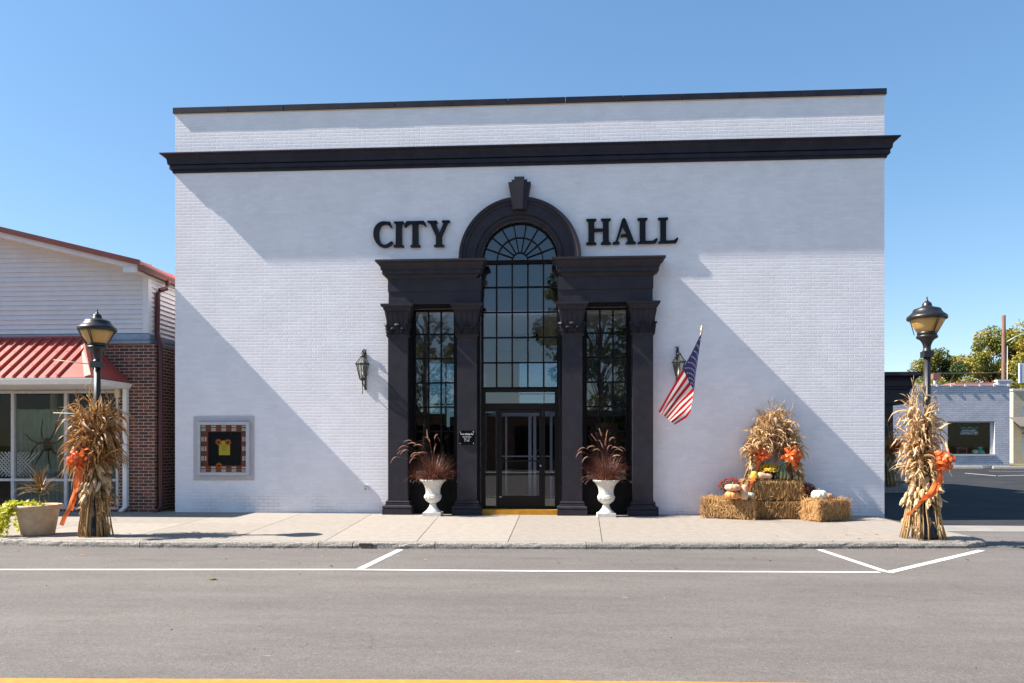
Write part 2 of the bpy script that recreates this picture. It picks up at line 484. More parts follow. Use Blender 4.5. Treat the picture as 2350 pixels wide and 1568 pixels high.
# ------------------------------------------------------------------ mesh helpers
class MB:
    def __init__(s):
        s.v, s.f, s.m, s.s = [], [], [], []

    def add(s, vs, fs, mi=0, smooth=False):
        o = len(s.v)
        s.v.extend([tuple(p) for p in vs])
        for f in fs:
            s.f.append(tuple(i + o for i in f))
            s.m.append(mi)
            s.s.append(smooth)
        return s

    def box(s, x0, x1, y0, y1, z0, z1, mi=0):
        vs = [(x0, y0, z0), (x1, y0, z0), (x1, y1, z0), (x0, y1, z0), (x0, y0, z1), (x1, y0, z1), (x1, y1, z1), (x0, y1, z1)]
        return s.add(vs, [(0, 3, 2, 1), (4, 5, 6, 7), (0, 1, 5, 4), (1, 2, 6, 5), (2, 3, 7, 6), (3, 0, 4, 7)], mi)

    def quad(s, a, b, c, d, mi=0):
        return s.add([a, b, c, d], [(0, 1, 2, 3)], mi)

    def bar(s, a, b, wx, wy, mi=0):
        """square bar from a to b"""
        a, b = Vector(a), Vector(b)
        d = (b - a).normalized()
        u = d.cross(Vector((0, 1, 0)))
        if u.length < 1e-4:
            u = Vector((1, 0, 0))
        u.normalize()
        t = d.cross(u).normalized()
        vs = []
        for q in (a, b):
            for i, j in ((-1, -1), (1, -1), (1, 1), (-1, 1)):
                vs.append(q + u * i * wx / 2 + t * j * wy / 2)
        return s.add(vs, [(3, 2, 1, 0), (4, 5, 6, 7), (0, 1, 5, 4), (1, 2, 6, 5), (2, 3, 7, 6), (3, 0, 4, 7)], mi)

    def lathe(s, prof, n=24, c=(0, 0, 0), mi=0, smooth=True, rib=None, sq=1.0, axis=None):
        vs, fs = [], []
        for r, z in prof:
            for k in range(n):
                a = 2 * pi * k / n
                rr = r * (rib(a, z) if rib else 1)
                p = Vector((rr * math.cos(a), rr * math.sin(a) * sq, z))
                if axis is not None:
                    p = axis @ p
                vs.append(p + Vector(c))
        for i in range(len(prof) - 1):
            for k in range(n):
                k2 = (k + 1) % n
                fs.append((i * n + k, i * n + k2, (i + 1) * n + k2, (i + 1) * n + k))
        fs.append(tuple(reversed(range(n))))
        fs.append(tuple(range((len(prof) - 1) * n, len(prof) * n)))
        return s.add(vs, fs, mi, smooth)

    def tube(s, pts, rad, n=6, mi=0, smooth=True):
        pts = [Vector(p) for p in pts]
        if not isinstance(rad, (list, tuple)):
            rad = [rad] * len(pts)
        vs, fs = [], []
        up = Vector((.31, .17, .93))
        for i, p in enumerate(pts):
            d = (pts[min(i + 1, len(pts) - 1)] - pts[max(i - 1, 0)])
            d = d.normalized() if d.length > 1e-9 else Vector((0, 0, 1))
            u = d.cross(up)
            if u.length < .05:
                u = d.cross(Vector((1, 0, 0)))
            u.normalize()
            t = d.cross(u)
            for k in range(n):
                a = 2 * pi * k / n
                vs.append(p + (u * math.cos(a) + t * math.sin(a)) * rad[i])
        for i in range(len(pts) - 1):
            for k in range(n):
                k2 = (k + 1) % n
                fs.append((i * n + k, i * n + k2, (i + 1) * n + k2, (i + 1) * n + k))
        fs.append(tuple(reversed(range(n))))
        fs.append(tuple(range((len(pts) - 1) * n, len(pts) * n)))
        return s.add(vs, fs, mi, smooth)

    def ribbon(s, pts, wid, side, mi=0, cup=0, smooth=True):
        """flat blade along pts; side = sideways vector (or list); cup = V fold depth as a share of the width"""
        pts = [Vector(p) for p in pts]
        vs, fs = [], []
        for i, p in enumerate(pts):
            sv = Vector(side[i] if isinstance(side, list) else side)
            d = (pts[min(i + 1, len(pts) - 1)] - pts[max(i - 1, 0)])
            d = d.normalized() if d.length > 1e-9 else Vector((0, 0, 1))
            sv = (sv - d * sv.dot(d))
            sv = sv.normalized() if sv.length > 1e-6 else Vector((1, 0, 0))
            nn = d.cross(sv)
            wv = wid[i] / 2
            vs += [p - sv * wv, p + nn * cup * wid[i], p + sv * wv]
        for i in range(len(pts) - 1):
            a, b = i * 3, (i + 1) * 3
            fs += [(a, a + 1, b + 1, b), (a + 1, a + 2, b + 2, b + 1)]
        return s.add(vs, fs, mi, smooth)

    def prism(s, poly, y0, y1, mi=0, holes=()):
        """polygon in x,z extruded from y0 (front) to y1"""
        loops = [list(poly)] + [list(h) for h in holes]
        flat = [p for lp in loops for p in lp]
        tris = tessellate_polygon([[Vector((p[0], p[1], 0)) for p in lp] for lp in loops])
        nn = len(flat)
        vs = [(p[0], y0, p[1]) for p in flat] + [(p[0], y1, p[1]) for p in flat]
        fs = []
        for a, b, c in tris:
            A, B, Cc = flat[a], flat[b], flat[c]
            ar = (B[0] - A[0]) * (Cc[1] - A[1]) - (B[1] - A[1]) * (Cc[0] - A[0])
            if ar < 0:
                a, c = c, a
            fs += [(a, b, c), (nn + c, nn + b, nn + a)]
        o = 0
        for lp in loops:
            k = len(lp)
            area = sum(lp[i][0] * lp[(i + 1) % k][1] - lp[(i + 1) % k][0] * lp[i][1] for i in range(k))
            for i in range(k):
                a, b = o + i, o + (i + 1) % k
                q = (a, nn + a, nn + b, b)
                if (area < 0) == (lp is loops[0]):
                    q = q[::-1]
                fs.append(q)
            o += k
        return s.add(vs, fs, mi)

    def rect_mould(s, prof, x0, x1, yf, yb, mi=0, caps=True):
        """moulding (projection, z) round the left, front and right of a block, mitred at the corners"""
        vs, fs = [], []
        for p, z in prof:
            vs += [(x0 - p, yb, z), (x0 - p, yf - p, z), (x1 + p, yf - p, z), (x1 + p, yb, z)]
        for i in range(len(prof) - 1):
            for k in range(3):
                a, b = i * 4 + k, (i + 1) * 4 + k
                fs.append((a, a + 1, b + 1, b))
        if caps:
            fs.append((3, 2, 1, 0))
            o = (len(prof) - 1) * 4
            fs.append((o, o + 1, o + 2, o + 3))
        return s.add(vs, fs, mi)

    def build(s, name, mats, parent=None, loc=None):
        me = bpy.data.meshes.new(name)
        me.from_pydata(s.v, [], s.f)
        me.validate(clean_customdata=False)
        if not isinstance(mats, (list, tuple)):
            mats = [mats]
        for q in mats:
            me.materials.append(q)
        if len(me.polygons) == len(s.f):
            me.polygons.foreach_set('material_index', s.m)
            me.polygons.foreach_set('use_smooth', s.s)
        me.update()
        o = bpy.data.objects.new(name, me)
        COL.objects.link(o)
        if parent is not None:
            o.parent = parent
        if loc is not None:
            o.location = loc
        return o


def tag(o, label, cat, group=None):
    o['label'] = label
    o['category'] = cat
    if group:
        o['group'] = group
    return o


def thing(name, label, cat, loc=(0, 0, 0), rz=0, group=None):
    o = bpy.data.objects.new(name, None)
    o.empty_display_size = .1
    COL.objects.link(o)
    o.location = loc
    o.rotation_euler = (0, 0, rz)
    return tag(o, label, cat, group)


def struct(name, mb, m):
    o = mb.build(name, m)
    o['kind'] = 'structure'
    return o


def copy_tree(o, parent=None):
    c = o.copy()
    COL.objects.link(c)
    c.parent = parent
    for ch in [q for q in COL.objects if q.parent == o]:
        copy_tree(ch, c)
    return c


def text_mesh(body, size, name, m, parent, loc, align='CENTER', extrude=.001, shear=0, xs=1.0, bold=0):
    cu = bpy.data.curves.new(name, 'FONT')
    cu.body = body
    cu.size = size
    cu.align_x = align
    cu.extrude = extrude
    cu.shear = shear
    cu.offset = bold
    cu.resolution_u = 3
    ob = bpy.data.objects.new(name, cu)
    me = bpy.data.meshes.new_from_object(ob)
    bpy.data.objects.remove(ob)
    me.transform(Matrix.Diagonal((xs, 1, 1, 1)))
    me.transform(Matrix.Rotation(R(90), 4, 'X'))
    me.materials.clear()
    me.materials.append(m)
    o = bpy.data.objects.new(name, me)
    COL.objects.link(o)
    o.parent = parent
    o.location = loc
    return o


def arc(cx, cz, r, a0, a1, n):
    return [(cx + r * math.cos(R(a0 + (a1 - a0) * i / n)), cz + r * math.sin(R(a0 + (a1 - a0) * i / n))) for i in range(n + 1)]


# ------------------------------------------------------------------ ground, road, pavement
struct('ground', MB().quad((-900, -900, -.13), (900, -900, -.13), (900, 900, -.13), (-900, 900, -.13)), M['earth'])
struct('road', MB().quad((-120, -23, -.09), (120, -23, -.09), (120, -1.6, -.09), (-120, -1.6, -.09)), M['road'])
struct('far_pavement', MB().box(-120, 120, -27.5, -23, -.12, .02), M['paving'])
struct('parking_lot', MB().quad((7.3, -1.02, -.094), (90, -1.02, -.094), (90, 46, -.094), (7.3, 46, -.094)), M['lot'])
struct('driveway_apron', MB().quad((7.3, -2.0, -.084), (60, -2.0, -.084), (60, -1.0, -.084), (7.3, -1.0, -.084)), M['apron'])

KERB = [(-30, -3.3), (-14, -4.05), (-9.3, -4.45), (-8.0, -4.62), (-6.79, -4.80), (-5.46, -4.855), (-2.76, -4.79), (-2.25, -4.765), (-1.03, -4.735), (1.2, -4.65), (3.45, -4.51), (5.81, -4.30), (6.70, -4.22)]


def kerb_y(x):
    for (xa, ya), (xb, yb) in zip(KERB, KERB[1:]):
        if x <= xb:
            return ya + (yb - ya) * (x - xa) / (xb - xa)
    return KERB[-1][1]


def outline(off, corner=.55):
    """front line of the pavement moved inwards by off, with the rounded corner by the side street"""
    pts = [(x, y + off) for x, y in KERB]
    r = corner - off
    cx, cy = 6.72, KERB[-1][1] + corner
    return pts + [(cx + r * math.cos(R(a)) * 1.15, cy + r * math.sin(R(a))) for a in range(-80, 1, 10)] + [(cx + r * 1.15, .5)]


# slabs with open joints, a dark bed below
bed = MB()
ol = outline(.03)
bed.add([(x, y, -.012) for x, y in ol] + [(-30, .5, -.012)], [tuple(range(len(ol) + 1))])
struct('pavement_bed', bed, M['dark_gap'])
TW = [(-30, 0), (-12.0, .33), (-9.6, .30), (-8.0, .22), (-6.25, .35), (-4.65, .42), (-3.13, .40), (-1.67, .33), (.01, .03), (1.64, -.19), (3.25, -.25), (4.95, -.32), (6.05, -.35)]
sl = MB()
g = .006
inner = outline(.15)


def slab(q):
    n = len(q)
    sl.add([(x, y, 0) for x, y in q] + [(x, y, -.10) for x, y in q], [tuple(range(n))] + [(i, n + i, n + (i + 1) % n, (i + 1) % n) for i in range(n)])


def jx(j, y):
    x, s = j
    return x + s * (-y) / 4.4


for a, b in zip(TW, TW[1:]):
    ya, yb = kerb_y(jx(a, -4.4)) + .155, kerb_y(jx(b, -4.4)) + .155
    split = -2.25 if a[0] < -4 else None
    rows = [(.4, split + g / 2), (split - g / 2, None)] if split else [(.4, None)]
    for t, bt in rows:
        q = [(jx(a, t) + g, t), (jx(b, t) - g, t)]
        if bt is None:
            mids = [(x, y + .155) for x, y in KERB if jx(a, y) + .05 < x < jx(b, y) - .05]
            q += [(jx(b, yb) - g, yb)] + mids[::-1] + [(jx(a, ya) + g, ya)]
        else:
            q += [(jx(b, bt) - g, bt), (jx(a, bt) + g, bt)]
        slab(q)
a = TW[-1]
tail = [p for p in inner if p[0] > 6.1]
slab([(jx(a, .4) + g, .4)] + [(jx(a, -4.0) + g, kerb_y(5.9) + .155)] + tail[:-1] + [(tail[-1][0], .4)])
struct('sidewalk', sl, M['paving'])

# kerb stones: separate lengths with worn rounded edges
KJ = [-30, -12, -9, -5.46, -2.76, -2.25, -1.03, 1.2, 3.45, 5.81, 99]
kb = MB()
for k0, k1 in zip(KJ, KJ[1:]):
    e1 = min(k1 - .006, 6.70)
    n = max(2, int((e1 - k0) / .09))
    xs_ = [k0 + .006 + (e1 - k0 - .006) * i / n for i in range(n + 1)]
    sel = [((x, kerb_y(x)), (x, kerb_y(x) + .146)) for x in xs_]
    if k1 > 90:
        o_, i_ = outline(0)[len(KERB):], outline(.146)[len(KERB):]
        sel += [(p, q) for p, q in zip(o_[:-1], i_[:-1])] + [((o_[-1][0], -2.9), (i_[-1][0], -2.9)), ((o_[-1][0], -2.0), (i_[-1][0], -2.0))]
    vs, fs = [], []
    for p, q in sel:
        j = [noise.noise(Vector((p[0] * 6, p[1] * 6, k))) * .012 for k in range(3)]
        d = Vector((q[0] - p[0], q[1] - p[1])).normalized()
        for off, z in ((0, -.13), (j[0], -.055), (.008 + abs(j[1]), -.022 + j[0]), (.028 + abs(j[2]), -.004 + j[1] * .5)):
            vs.append((p[0] + d.x * off, p[1] + d.y * off, z))
        vs += [(q[0], q[1], -.001), (q[0], q[1], -.12)]
    for i in range(len(sel) - 1):
        for k in range(5):
            a, b = i * 6 + k, (i + 1) * 6 + k
            fs.append((a, b, b + 1, a + 1))
    fs += [tuple(range(6)), tuple(range((len(sel) - 1) * 6, len(sel) * 6))]
    kb.add(vs, fs)
struct('kerb', kb, M['kerbstone'])


def line(pts, wid, m, name):
    mb = MB()
    for a, b in zip(pts, pts[1:]):
        a, b = Vector((*a, 0)), Vector((*b, 0))
        n = max(1, int((b - a).length / .12))
        s = (b - a).normalized().cross(Vector((0, 0, 1))) * wid / 2
        vs, fs = [], []
        for i in range(n + 1):
            p = a + (b - a) * i / n
            e0 = noise.noise(p * 5) * .006
            e1 = noise.noise(p * 5 + Vector((9, 0, 0))) * .006
            d = s.normalized()
            vs += [p - s - d * e0 + Vector((0, 0, -.086)), p + s + d * e1 + Vector((0, 0, -.086))]
        fs = [(2 * i, 2 * i + 1, 2 * i + 3, 2 * i + 2) for i in range(n)]
        mb.add(vs, fs)
    return struct(name, mb, m)


line([(-30, -7.35), (-6.04, -6.892), (-1.662, -6.635), (.356, -6.612), (4.63, -6.455)], .085, M['line_white'], 'parking_line')
line([(-1.652, -6.57), (-1.519, -4.863)], .10, M['line_white'], 'bay_line')
line([(4.60, -4.504), (4.72, -6.395)], .095, M['line_white'], 'bay_line')
line([(4.72, -6.47), (6.93, -4.44)], .10, M['line_white'], 'bay_line')
line([(-8.2, -4.98), (-9.8, -6.9)], .10, M['line_white'], 'bay_line')
line([(-30, -12.3), (-2.855, -11.03), (.54, -10.87), (1.933, -10.83), (30, -10.3)], .13, M['line_yellow'], 'centre_line')
lot_l = MB()
for a, b in (((24.0, 28.0), (23.4, 23.9)), ((23.4, 23.9), (27.6, 26.2)), ((27.3, 31.5), (31.5, 31.0))):
    a, b = Vector((*a, -.09)), Vector((*b, -.09))
    s = (b - a).normalized().cross(Vector((0, 0, 1))) * .07
    lot_l.quad(a - s, b - s, b + s, a + s)
struct('lot_line', lot_l, M['line_white'])

# ------------------------------------------------------------------ the city hall
hall = thing('city_hall', 'two storey white painted brick hall with black cornice and tall arched black entrance', 'building')
W2 = 7.47
SIDE = [(1.36, .62), (2.28, .62), (2.28, 4.345), (1.36, 4.345)]
SIDEL = [(-x, z) for x, z in SIDE]
MID = [(-.83, .02), (.83, .02), (.83, 5.36)] + arc(0, 5.36, .83, 0, 180, 28)[1:-1] + [(-.83, 5.36)]
MB().prism([(-W2, -.1), (W2, -.1), (W2, 8.60), (-W2, 8.60)], 0, .30, holes=[SIDE, SIDEL, MID]).build('front_wall', M['white_brick'], hall)
for q in ((-W2, -W2 + .3, .301, 6.5, 8.595), (W2 - .3, W2, .301, 17.5, 8.595), (2.5, W2 - .301, 17.2, 17.5, 8.59), (2.5, 2.8, 6.51, 17.19, 8.59)):
    MB().box(*q[:4], -.1, q[4]).build('side_wall', M['white_brick'], hall)
MB().prism([(-W2 + .3, -.1), (2.5, -.1), (2.5, 8.58), (-W2 + .3, 8.58)], 6.2, 6.49,
           holes=[[(-.32, 2.55), (1.15, 2.55), (1.15, 3.95), (-.32, 3.95)], [(-3.0, 2.0), (-2.0, 2.0), (-2.0, 3.9), (-3.0, 3.9)]]).build('rear_wall', M['int_wall'], hall)
MB().box(-W2 + .3, W2 - .3, .301, 6.195, 8.0, 8.12).build('roof', M['roof_tar'], hall)
MB().box(2.8, W2 - .3, 6.5, 17.19, 8.0, 8.12).build('roof', M['roof_tar'], hall)
cop = MB()
xs = [-W2 - .035] + [-6.27 + 1.205 * i for i in range(12)] + [W2 + .035]
for a, b in zip(xs, xs[1:]):
    j = rnd.uniform(-.002, .002)
    cop.box(a + .004, b - .004, -.04 + j, .36, 8.617, 8.737 + j)
cop.build('coping', M['cap_metal'], hall)
MB().box(-W2 - .015, W2 + .015, -.018, .33, 8.601, 8.616).build('coping_bed', M['beige'], hall)
cpr = [(-.02, 7.325), (.035, 7.33), (.035, 7.385), (.075, 7.39), (.075, 7.470), (.045, 7.473), (.045, 7.486), (.10, 7.488), (.105, 7.53)]
cpr += [(.105 + .085 * (1 - math.cos(R(a))) , 7.53 + .135 * math.sin(R(a)) ) for a in (20, 40, 60, 80)]
cpr += [(.205, 7.672), (.205, 7.697), (-.02, 7.705)]
cpr = [(p * 1.12 if p > 0 else p, z) for p, z in cpr]
MB().rect_mould(cpr, -W2, W2, 0, .5).build('cornice', M['cap_metal'], hall)

# letters, cut from the outline of each sign letter
LET = {
    'C': [(585, 255), (655, 425), (635, 440), (590, 400), (560, 370), (510, 345), (450, 342), (390, 360), (340, 410), (310, 490), (297, 590), (300, 680), (320, 770), (355, 840), (410, 875), (470, 878), (530, 855), (590, 810), (635, 785), (660, 795), (675, 825), (660, 850), (600, 910), (530, 945), (450, 960), (370, 945), (290, 905), (220, 830), (170, 740), (145, 640), (145, 540), (165, 450), (210, 370), (270, 310), (340, 272), (420, 258), (500, 262), (545, 275)],
    'I': [(700, 265), (952, 261), (975, 300), (965, 325), (915, 335), (912, 870), (945, 890), (970, 925), (960, 947), (700, 949), (683, 925), (690, 900), (745, 870), (750, 330), (705, 310), (690, 288)],
    'T': [(1035, 258), (1490, 248), (1530, 290), (1565, 385), (1555, 405), (1535, 400), (1480, 345), (1430, 335), (1350, 325), (1355, 875), (1390, 885), (1415, 915), (1405, 945), (1150, 948), (1133, 920), (1145, 895), (1188, 880), (1192, 325), (1130, 330), (1075, 360), (1020, 420), (985, 410), (975, 385), (1000, 310)],
    'Y': [(1595, 248), (1840, 243), (1868, 285), (1850, 310), (1815, 320), (1918, 560), (2025, 300), (1985, 295), (1972, 265), (1985, 238), (2185, 235), (2202, 275), (2190, 295), (2140, 305), (1985, 660), (1980, 870), (2020, 880), (2050, 915), (2040, 938), (1775, 940), (1762, 915), (1780, 885), (1818, 870), (1818, 660), (1660, 315), (1605, 290), (1583, 270)],
    'H': [(130, 150), (355, 143), (365, 175), (345, 195), (312, 210), (315, 370), (515, 370), (512, 205), (480, 195), (462, 170), (470, 143), (690, 138), (697, 165), (680, 190), (645, 205), (645, 670), (680, 685), (697, 715), (690, 740), (470, 740), (460, 715), (480, 685), (512, 670), (512, 435), (315, 440), (315, 675), (345, 690), (365, 715), (355, 742), (135, 745), (125, 715), (145, 690), (178, 675), (178, 210), (145, 195), (128, 175)],
    'A': [(990, 132), (1020, 145), (1040, 190), (1215, 655), (1255, 680), (1265, 710), (1255, 727), (1040, 727), (1028, 705), (1050, 680), (1080, 665), (1075, 640), (1060, 562), (930, 562), (915, 545), (930, 500), (1045, 497), (965, 320), (860, 640), (855, 665), (885, 682), (895, 705), (885, 730), (740, 735), (728, 710), (745, 685), (785, 672), (810, 630), (940, 180), (960, 145)],
    'L': [(1300, 135), (1520, 127), (1530, 155), (1515, 180), (1480, 190), (1482, 640), (1500, 655), (1650, 650), (1700, 610), (1735, 585), (1757, 600), (1750, 630), (1720, 695), (1700, 712), (1310, 722), (1297, 705), (1315, 685), (1350, 670), (1347, 195), (1310, 185), (1293, 160)],
}
sign = thing('lettering_sign', 'raised black serif letters reading CITY HALL either side of the entrance arch', 'sign', (0, -.02, 5.9))


def letter(ch, word, dx=0):
    if word == 0:
        f = lambda x, y: (-3.109 + (x - 144) * .000799, 5.640 + (957 - (y + .0155 * (x - 144))) * .000799 - 5.9)
    else:
        f = lambda x, y: (1.388 + (x + dx - 127) * .000908, 5.628 + (743 - (y + .014 * (x - 127))) * .000908 - 5.9)
    p = [f(x, y) for x, y in LET[ch]]
    # front face slightly smaller: a routed edge
    cx = sum(q[0] for q in p) / len(p)
    MB().prism(p, -.052, .0).build('letter', M['letter'], sign)


for ch in 'CITY':
    letter(ch, 0)
for ch in 'HAL':
    letter(ch, 1)
letter('L', 1, 466)

# --- entrance: four pilasters
T, TD = M['trim'], M['trim_dark']


def bell(z):
    t = (z - 3.75) / .52
    return .012 + .012 * t + .115 * max(0, t - .45) ** 1.6


def acanthus(mb, cx, yf, z0, h, w, dirx=0, diry=-1):
    """one curled leaf: a lobed strip that lifts off the bell and rolls over at the tip"""
    n = 9
    pts, wd, ln = [], [], Vector((dirx, diry, 0)).normalized()
    for i in range(n):
        t = i / (n - 1)
        if t < .72:
            z = z0 + h * t / .72
            out = .012 + .03 * t * t
        else:
            a = (t - .72) / .28 * pi * 1.15
            z = z0 + h + .022 * math.sin(a)
            out = .012 + .03 * .52 + .026 * (1 - math.cos(a))
        pts.append(Vector((cx, yf, z)) + ln * out)
        wd.append(w * (.55 + .5 * math.sin(t * pi * .8)) * (1 + .16 * (i % 2)))
    side = Vector((-ln.y, ln.x, 0))
    mb.ribbon(pts, wd, side, cup=.16)
    mb.tube([p + ln * .008 for p in pts], [.007] * n, 5)
    for k in (-1, 1):
        for i in (2, 4, 6):
            q = pts[i] + side * k * wd[i] * .36
            mb.tube([q - Vector((0, 0, .05)), q + ln * .012, q + ln * .026 - Vector((0, 0, .004))], [.009, .010, .005], 5)


def pilaster(cx, label):
    hw = .207
    yf = -.25
    p = MB()
    p.box(cx - hw, cx + hw, yf, -.002, .30, 3.70)
    sh = p.build('shaft', T, hall)
    b = MB()
    b.rect_mould([(-.05, 0), (.1, 0), (.1, .115), (.085, .122), (.097, .135), (.102, .155), (.097, .178), (.085, .19), (.055, .194), (.048, .21), (.053, .226), (.03, .235), (.042, .25), (.044, .268), (.036, .282), (.016, .286), (.016, .302), (-.05, .302)], cx - hw, cx + hw, yf, -.002)
    b.build('base', T, sh)
    c = MB()
    c.rect_mould([(-.05, 3.695), (.012, 3.70), (.022, 3.712), (.022, 3.73), (.038, 3.738), (.038, 3.752), (.0, 3.756)], cx - hw, cx + hw, yf, -.002)
    c.rect_mould([(bell(z), z) for z in [3.75 + .52 * i / 14 for i in range(15)]], cx - hw, cx + hw, yf, -.002)
    c.rect_mould([(-.02, 4.262), (.075, 4.266), (.085, 4.285), (.082, 4.305), (.098, 4.325), (.122, 4.335), (.130, 4.352), (.130, 4.390), (-.02, 4.392)], cx - hw, cx + hw, yf, -.002)
    # tongues: round-headed flutes round the bell
    for face in (0, 1, 2):
        nfl = 4 if face == 0 else 2
        span = (2 * hw) if face == 0 else .25
        for k in range(nfl + 1):
            u = -span / 2 + span * k / nfl
            pts = []
            for i in range(8):
                z = 3.94 + .30 * i / 7
                o = bell(z) + .006
                pts.append((cx + u * (1 + o * 1.6), yf - o, z) if face == 0 else (cx + (hw + o) * (1 if face == 1 else -1), -.125 + u * .98, z))
            c.tube(pts, .009, 5)
            if k < nfl:
                um = u + span / nfl / 2
                ap = []
                for i in range(9):
                    a = pi * i / 8
                    uu = um - math.cos(a) * span / nfl / 2
                    z = 4.17 + .065 * math.sin(a)
                    o = bell(z) + .008
                    ap.append((cx + uu * (1 + o * 1.6), yf - o, z) if face == 0 else (cx + (hw + o) * (1 if face == 1 else -1), -.125 + uu * .98, z))
                c.tube(ap, .010, 5)
    for lx, dx, dy in ((-hw, -.7, -.7), (0, 0, -1), (hw, .7, -.7)):
        acanthus(c, cx + lx, yf, 3.755, .20, .105, dx, dy)
    for lx in (-hw * .5, hw * .5):
        acanthus(c, cx + lx, yf - .002, 3.755, .12, .07)
    c.build('capital', T, sh)
    return sh


for x in (-2.543, -1.088, 1.093, 2.543):
    pilaster(x, '')
# --- two entablatures
for s in (-1, 1):
    x0, x1 = sorted((s * .795, s * 2.752))
    e = MB()
    e.box(x0 + .012, x1 - .012, -.243, -.002, 4.393, 4.660)
    e.box(x0, x1, -.255, -.002, 4.660, 4.925)
    pr = [(-.02, 4.92), (.012, 4.925), (.02, 4.955), (.052, 4.985), (.055, 5.0), (.10, 5.004), (.10, 5.085), (.122, 5.094)]
    pr += [(.122 + .085 * (1 - math.cos(R(a))) + .01 * a / 90, 5.10 + .135 * math.sin(R(a))) for a in (0, 20, 40, 60, 80)]
    pr += [(.222, 5.242), (.222, 5.282), (-.02, 5.288)]
    # outer end carries the full overhang, the inner end stops short of the window
    e.rect_mould(pr, x0 + (.10 if s > 0 else 0), x1 - (.10 if s < 0 else 0), -.255, -.002)
    e.build('entablature', T, hall)
    MB().box(min(s * 1.30, s * 2.33), max(s * 1.30, s * 2.33), -.20, -.004, 4.335, 4.391).build('window_head', TD, hall)
# --- arch moulding and keystone
prof = [(.80, .0), (.80, -.035), (.835, -.045), (.845, -.075), (.885, -.08), (.895, -.06), (.925, -.06), (.935, -.085), (1.135, -.085), (1.145, -.105), (1.20, -.108), (1.215, -.14), (1.275, -.145), (1.285, -.13), (1.285, .0)]
am = MB()
na = 56
vs, fs = [], []
for i in range(na + 1):
    a = pi * i / na
    for r, y in prof:
        vs.append((r * math.cos(a), y - .002, 5.36 + r * math.sin(a)))
    # straight feet down to the entablature
k = len(prof)
for i in range(na):
    for j in range(k - 1):
        fs.append((i * k + j, i * k + j + 1, (i + 1) * k + j + 1, (i + 1) * k + j))
am.add(vs, fs)
for s in (-1, 1):
    vs, fs = [], []
    for z in (5.289, 5.36):
        for r, y in prof:
            vs.append((s * r, y - .002, z))
    for j in range(k - 1):
        fs.append((j, j + 1, k + j + 1, k + j))
    am.add(vs, fs)
am.build('arch', T, hall)
ks = MB()
for hw_t, hw_b, zt, y0 in ((.238, .135, 6.935, -.165), (.165, .100, 6.975, -.19), (.105, .068, 7.028, -.215)):
    ks.prism([(-hw_b, 6.36), (hw_b, 6.36), (hw_t, zt), (-hw_t, zt)], y0, -.003 if hw_t > .2 else y0 + .03)
ks.build('keystone', T, hall)

# --- window frames, glazing bars and panes
def bars_grid(x0, x1, z0, z1, cols, zs, y=.10, fw=.045, bw=.031):
    mb = MB()
    mb.box(x0, x0 + fw, y - .03, y + .05, z0, z1)
    mb.box(x1 - fw, x1, y - .03, y + .05, z0, z1)
    mb.box(x0 + fw, x1 - fw, y - .028, y + .048, z1 - fw, z1)
    mb.box(x0 + fw, x1 - fw, y - .028, y + .048, z0, z0 + fw)
    for c in cols:
        mb.box(c - bw / 2, c + bw / 2, y - .012, y + .03, z0 + fw, z1 - fw)
    for z in zs:
        mb.box(x0 + fw, x1 - fw, y - .010, y + .028, z - bw / 2, z + bw / 2)
    return mb


for s in (-1, 1):
    x0, x1 = sorted((s * 1.365, s * 2.275))
    zs = [4.33 - .5175 * i for i in range(1, 7)]
    wf = bars_grid(x0, x1, .68, 4.343, [x0 + .045 + (x1 - x0 - .09) * i / 3 for i in (1, 2)], zs).build('window_frame', TD, hall)
    MB().box(x0 + .03, x1 - .03, .118, .124, .70, 4.32).build('pane', M['glass'], wf)
    ap = MB()
    ap.box(x0 - .06, x1 + .06, -.02, .07, .0, .66)
    ap.box(x0 - .02, x1 + .02, -.05, .0, .665, .70)
    ap.box(x0 + .10, x1 - .10, -.028, -.019, .14, .17)
    ap.box(x0 + .10, x1 - .10, -.028, -.019, .53, .56)
    ap.box(x0 + .10, x0 + .13, -.028, -.0195, .17, .53)
    ap.box(x1 - .13, x1 - .10, -.028, -.0195, .17, .53)
    ap.build('window_apron', TD, hall)
    # reveal strips beside the pilasters
    for q in (x0, x1):
        MB().box(min(q, q + .05 * (1 if q > (x0 + x1) / 2 else -1)), max(q, q + .05 * (1 if q > (x0 + x1) / 2 else -1)), -.06, .09, .70, 4.33).build('window_jamb', TD, hall)
mf = bars_grid(-.825, .825, 2.635, 5.33, [-.83 + 1.66 * i / 5 for i in range(1, 5)], [5.33 - .533 * i for i in range(1, 5)]).build('tall_window_frame', TD, hall)
MB().box(-.80, .80, .118, .124, 2.66, 5.335).build('pane', M['glass'], mf)
fan = MB()
fan.box(-.825, .825, .07, .15, 5.331, 5.365)
for r, wd in ((.785, .045), (.485, .024), (.165, .024)):
    vs, fs = [], []
    n = 44
    for i in range(n + 1):
        a = pi * i / n
        for rr, y in ((r - wd / 2, .088), (r + wd / 2, .088), (r + wd / 2, .13), (r - wd / 2, .13)):
            vs.append((rr * math.cos(a), y, 5.36 + rr * math.sin(a)))
    for i in range(n):
        for j in range(4):
            fs.append((i * 4 + j, i * 4 + (j + 1) % 4, (i + 1) * 4 + (j + 1) % 4, (i + 1) * 4 + j))
    fan.add(vs, fs)
for a in range(20, 180, 20):
    c_, s_ = math.cos(R(a)), math.sin(R(a))
    fan.bar((c_ * .17, .105, 5.36 + s_ * .17), (c_ * .78, .105, 5.36 + s_ * .78), .024, .036)
ff = fan.build('fanlight_frame', TD, hall)
MB().prism(arc(0, 5.35, .79, 0, 180, 30), .118, .124).build('pane', M['glass'], ff)

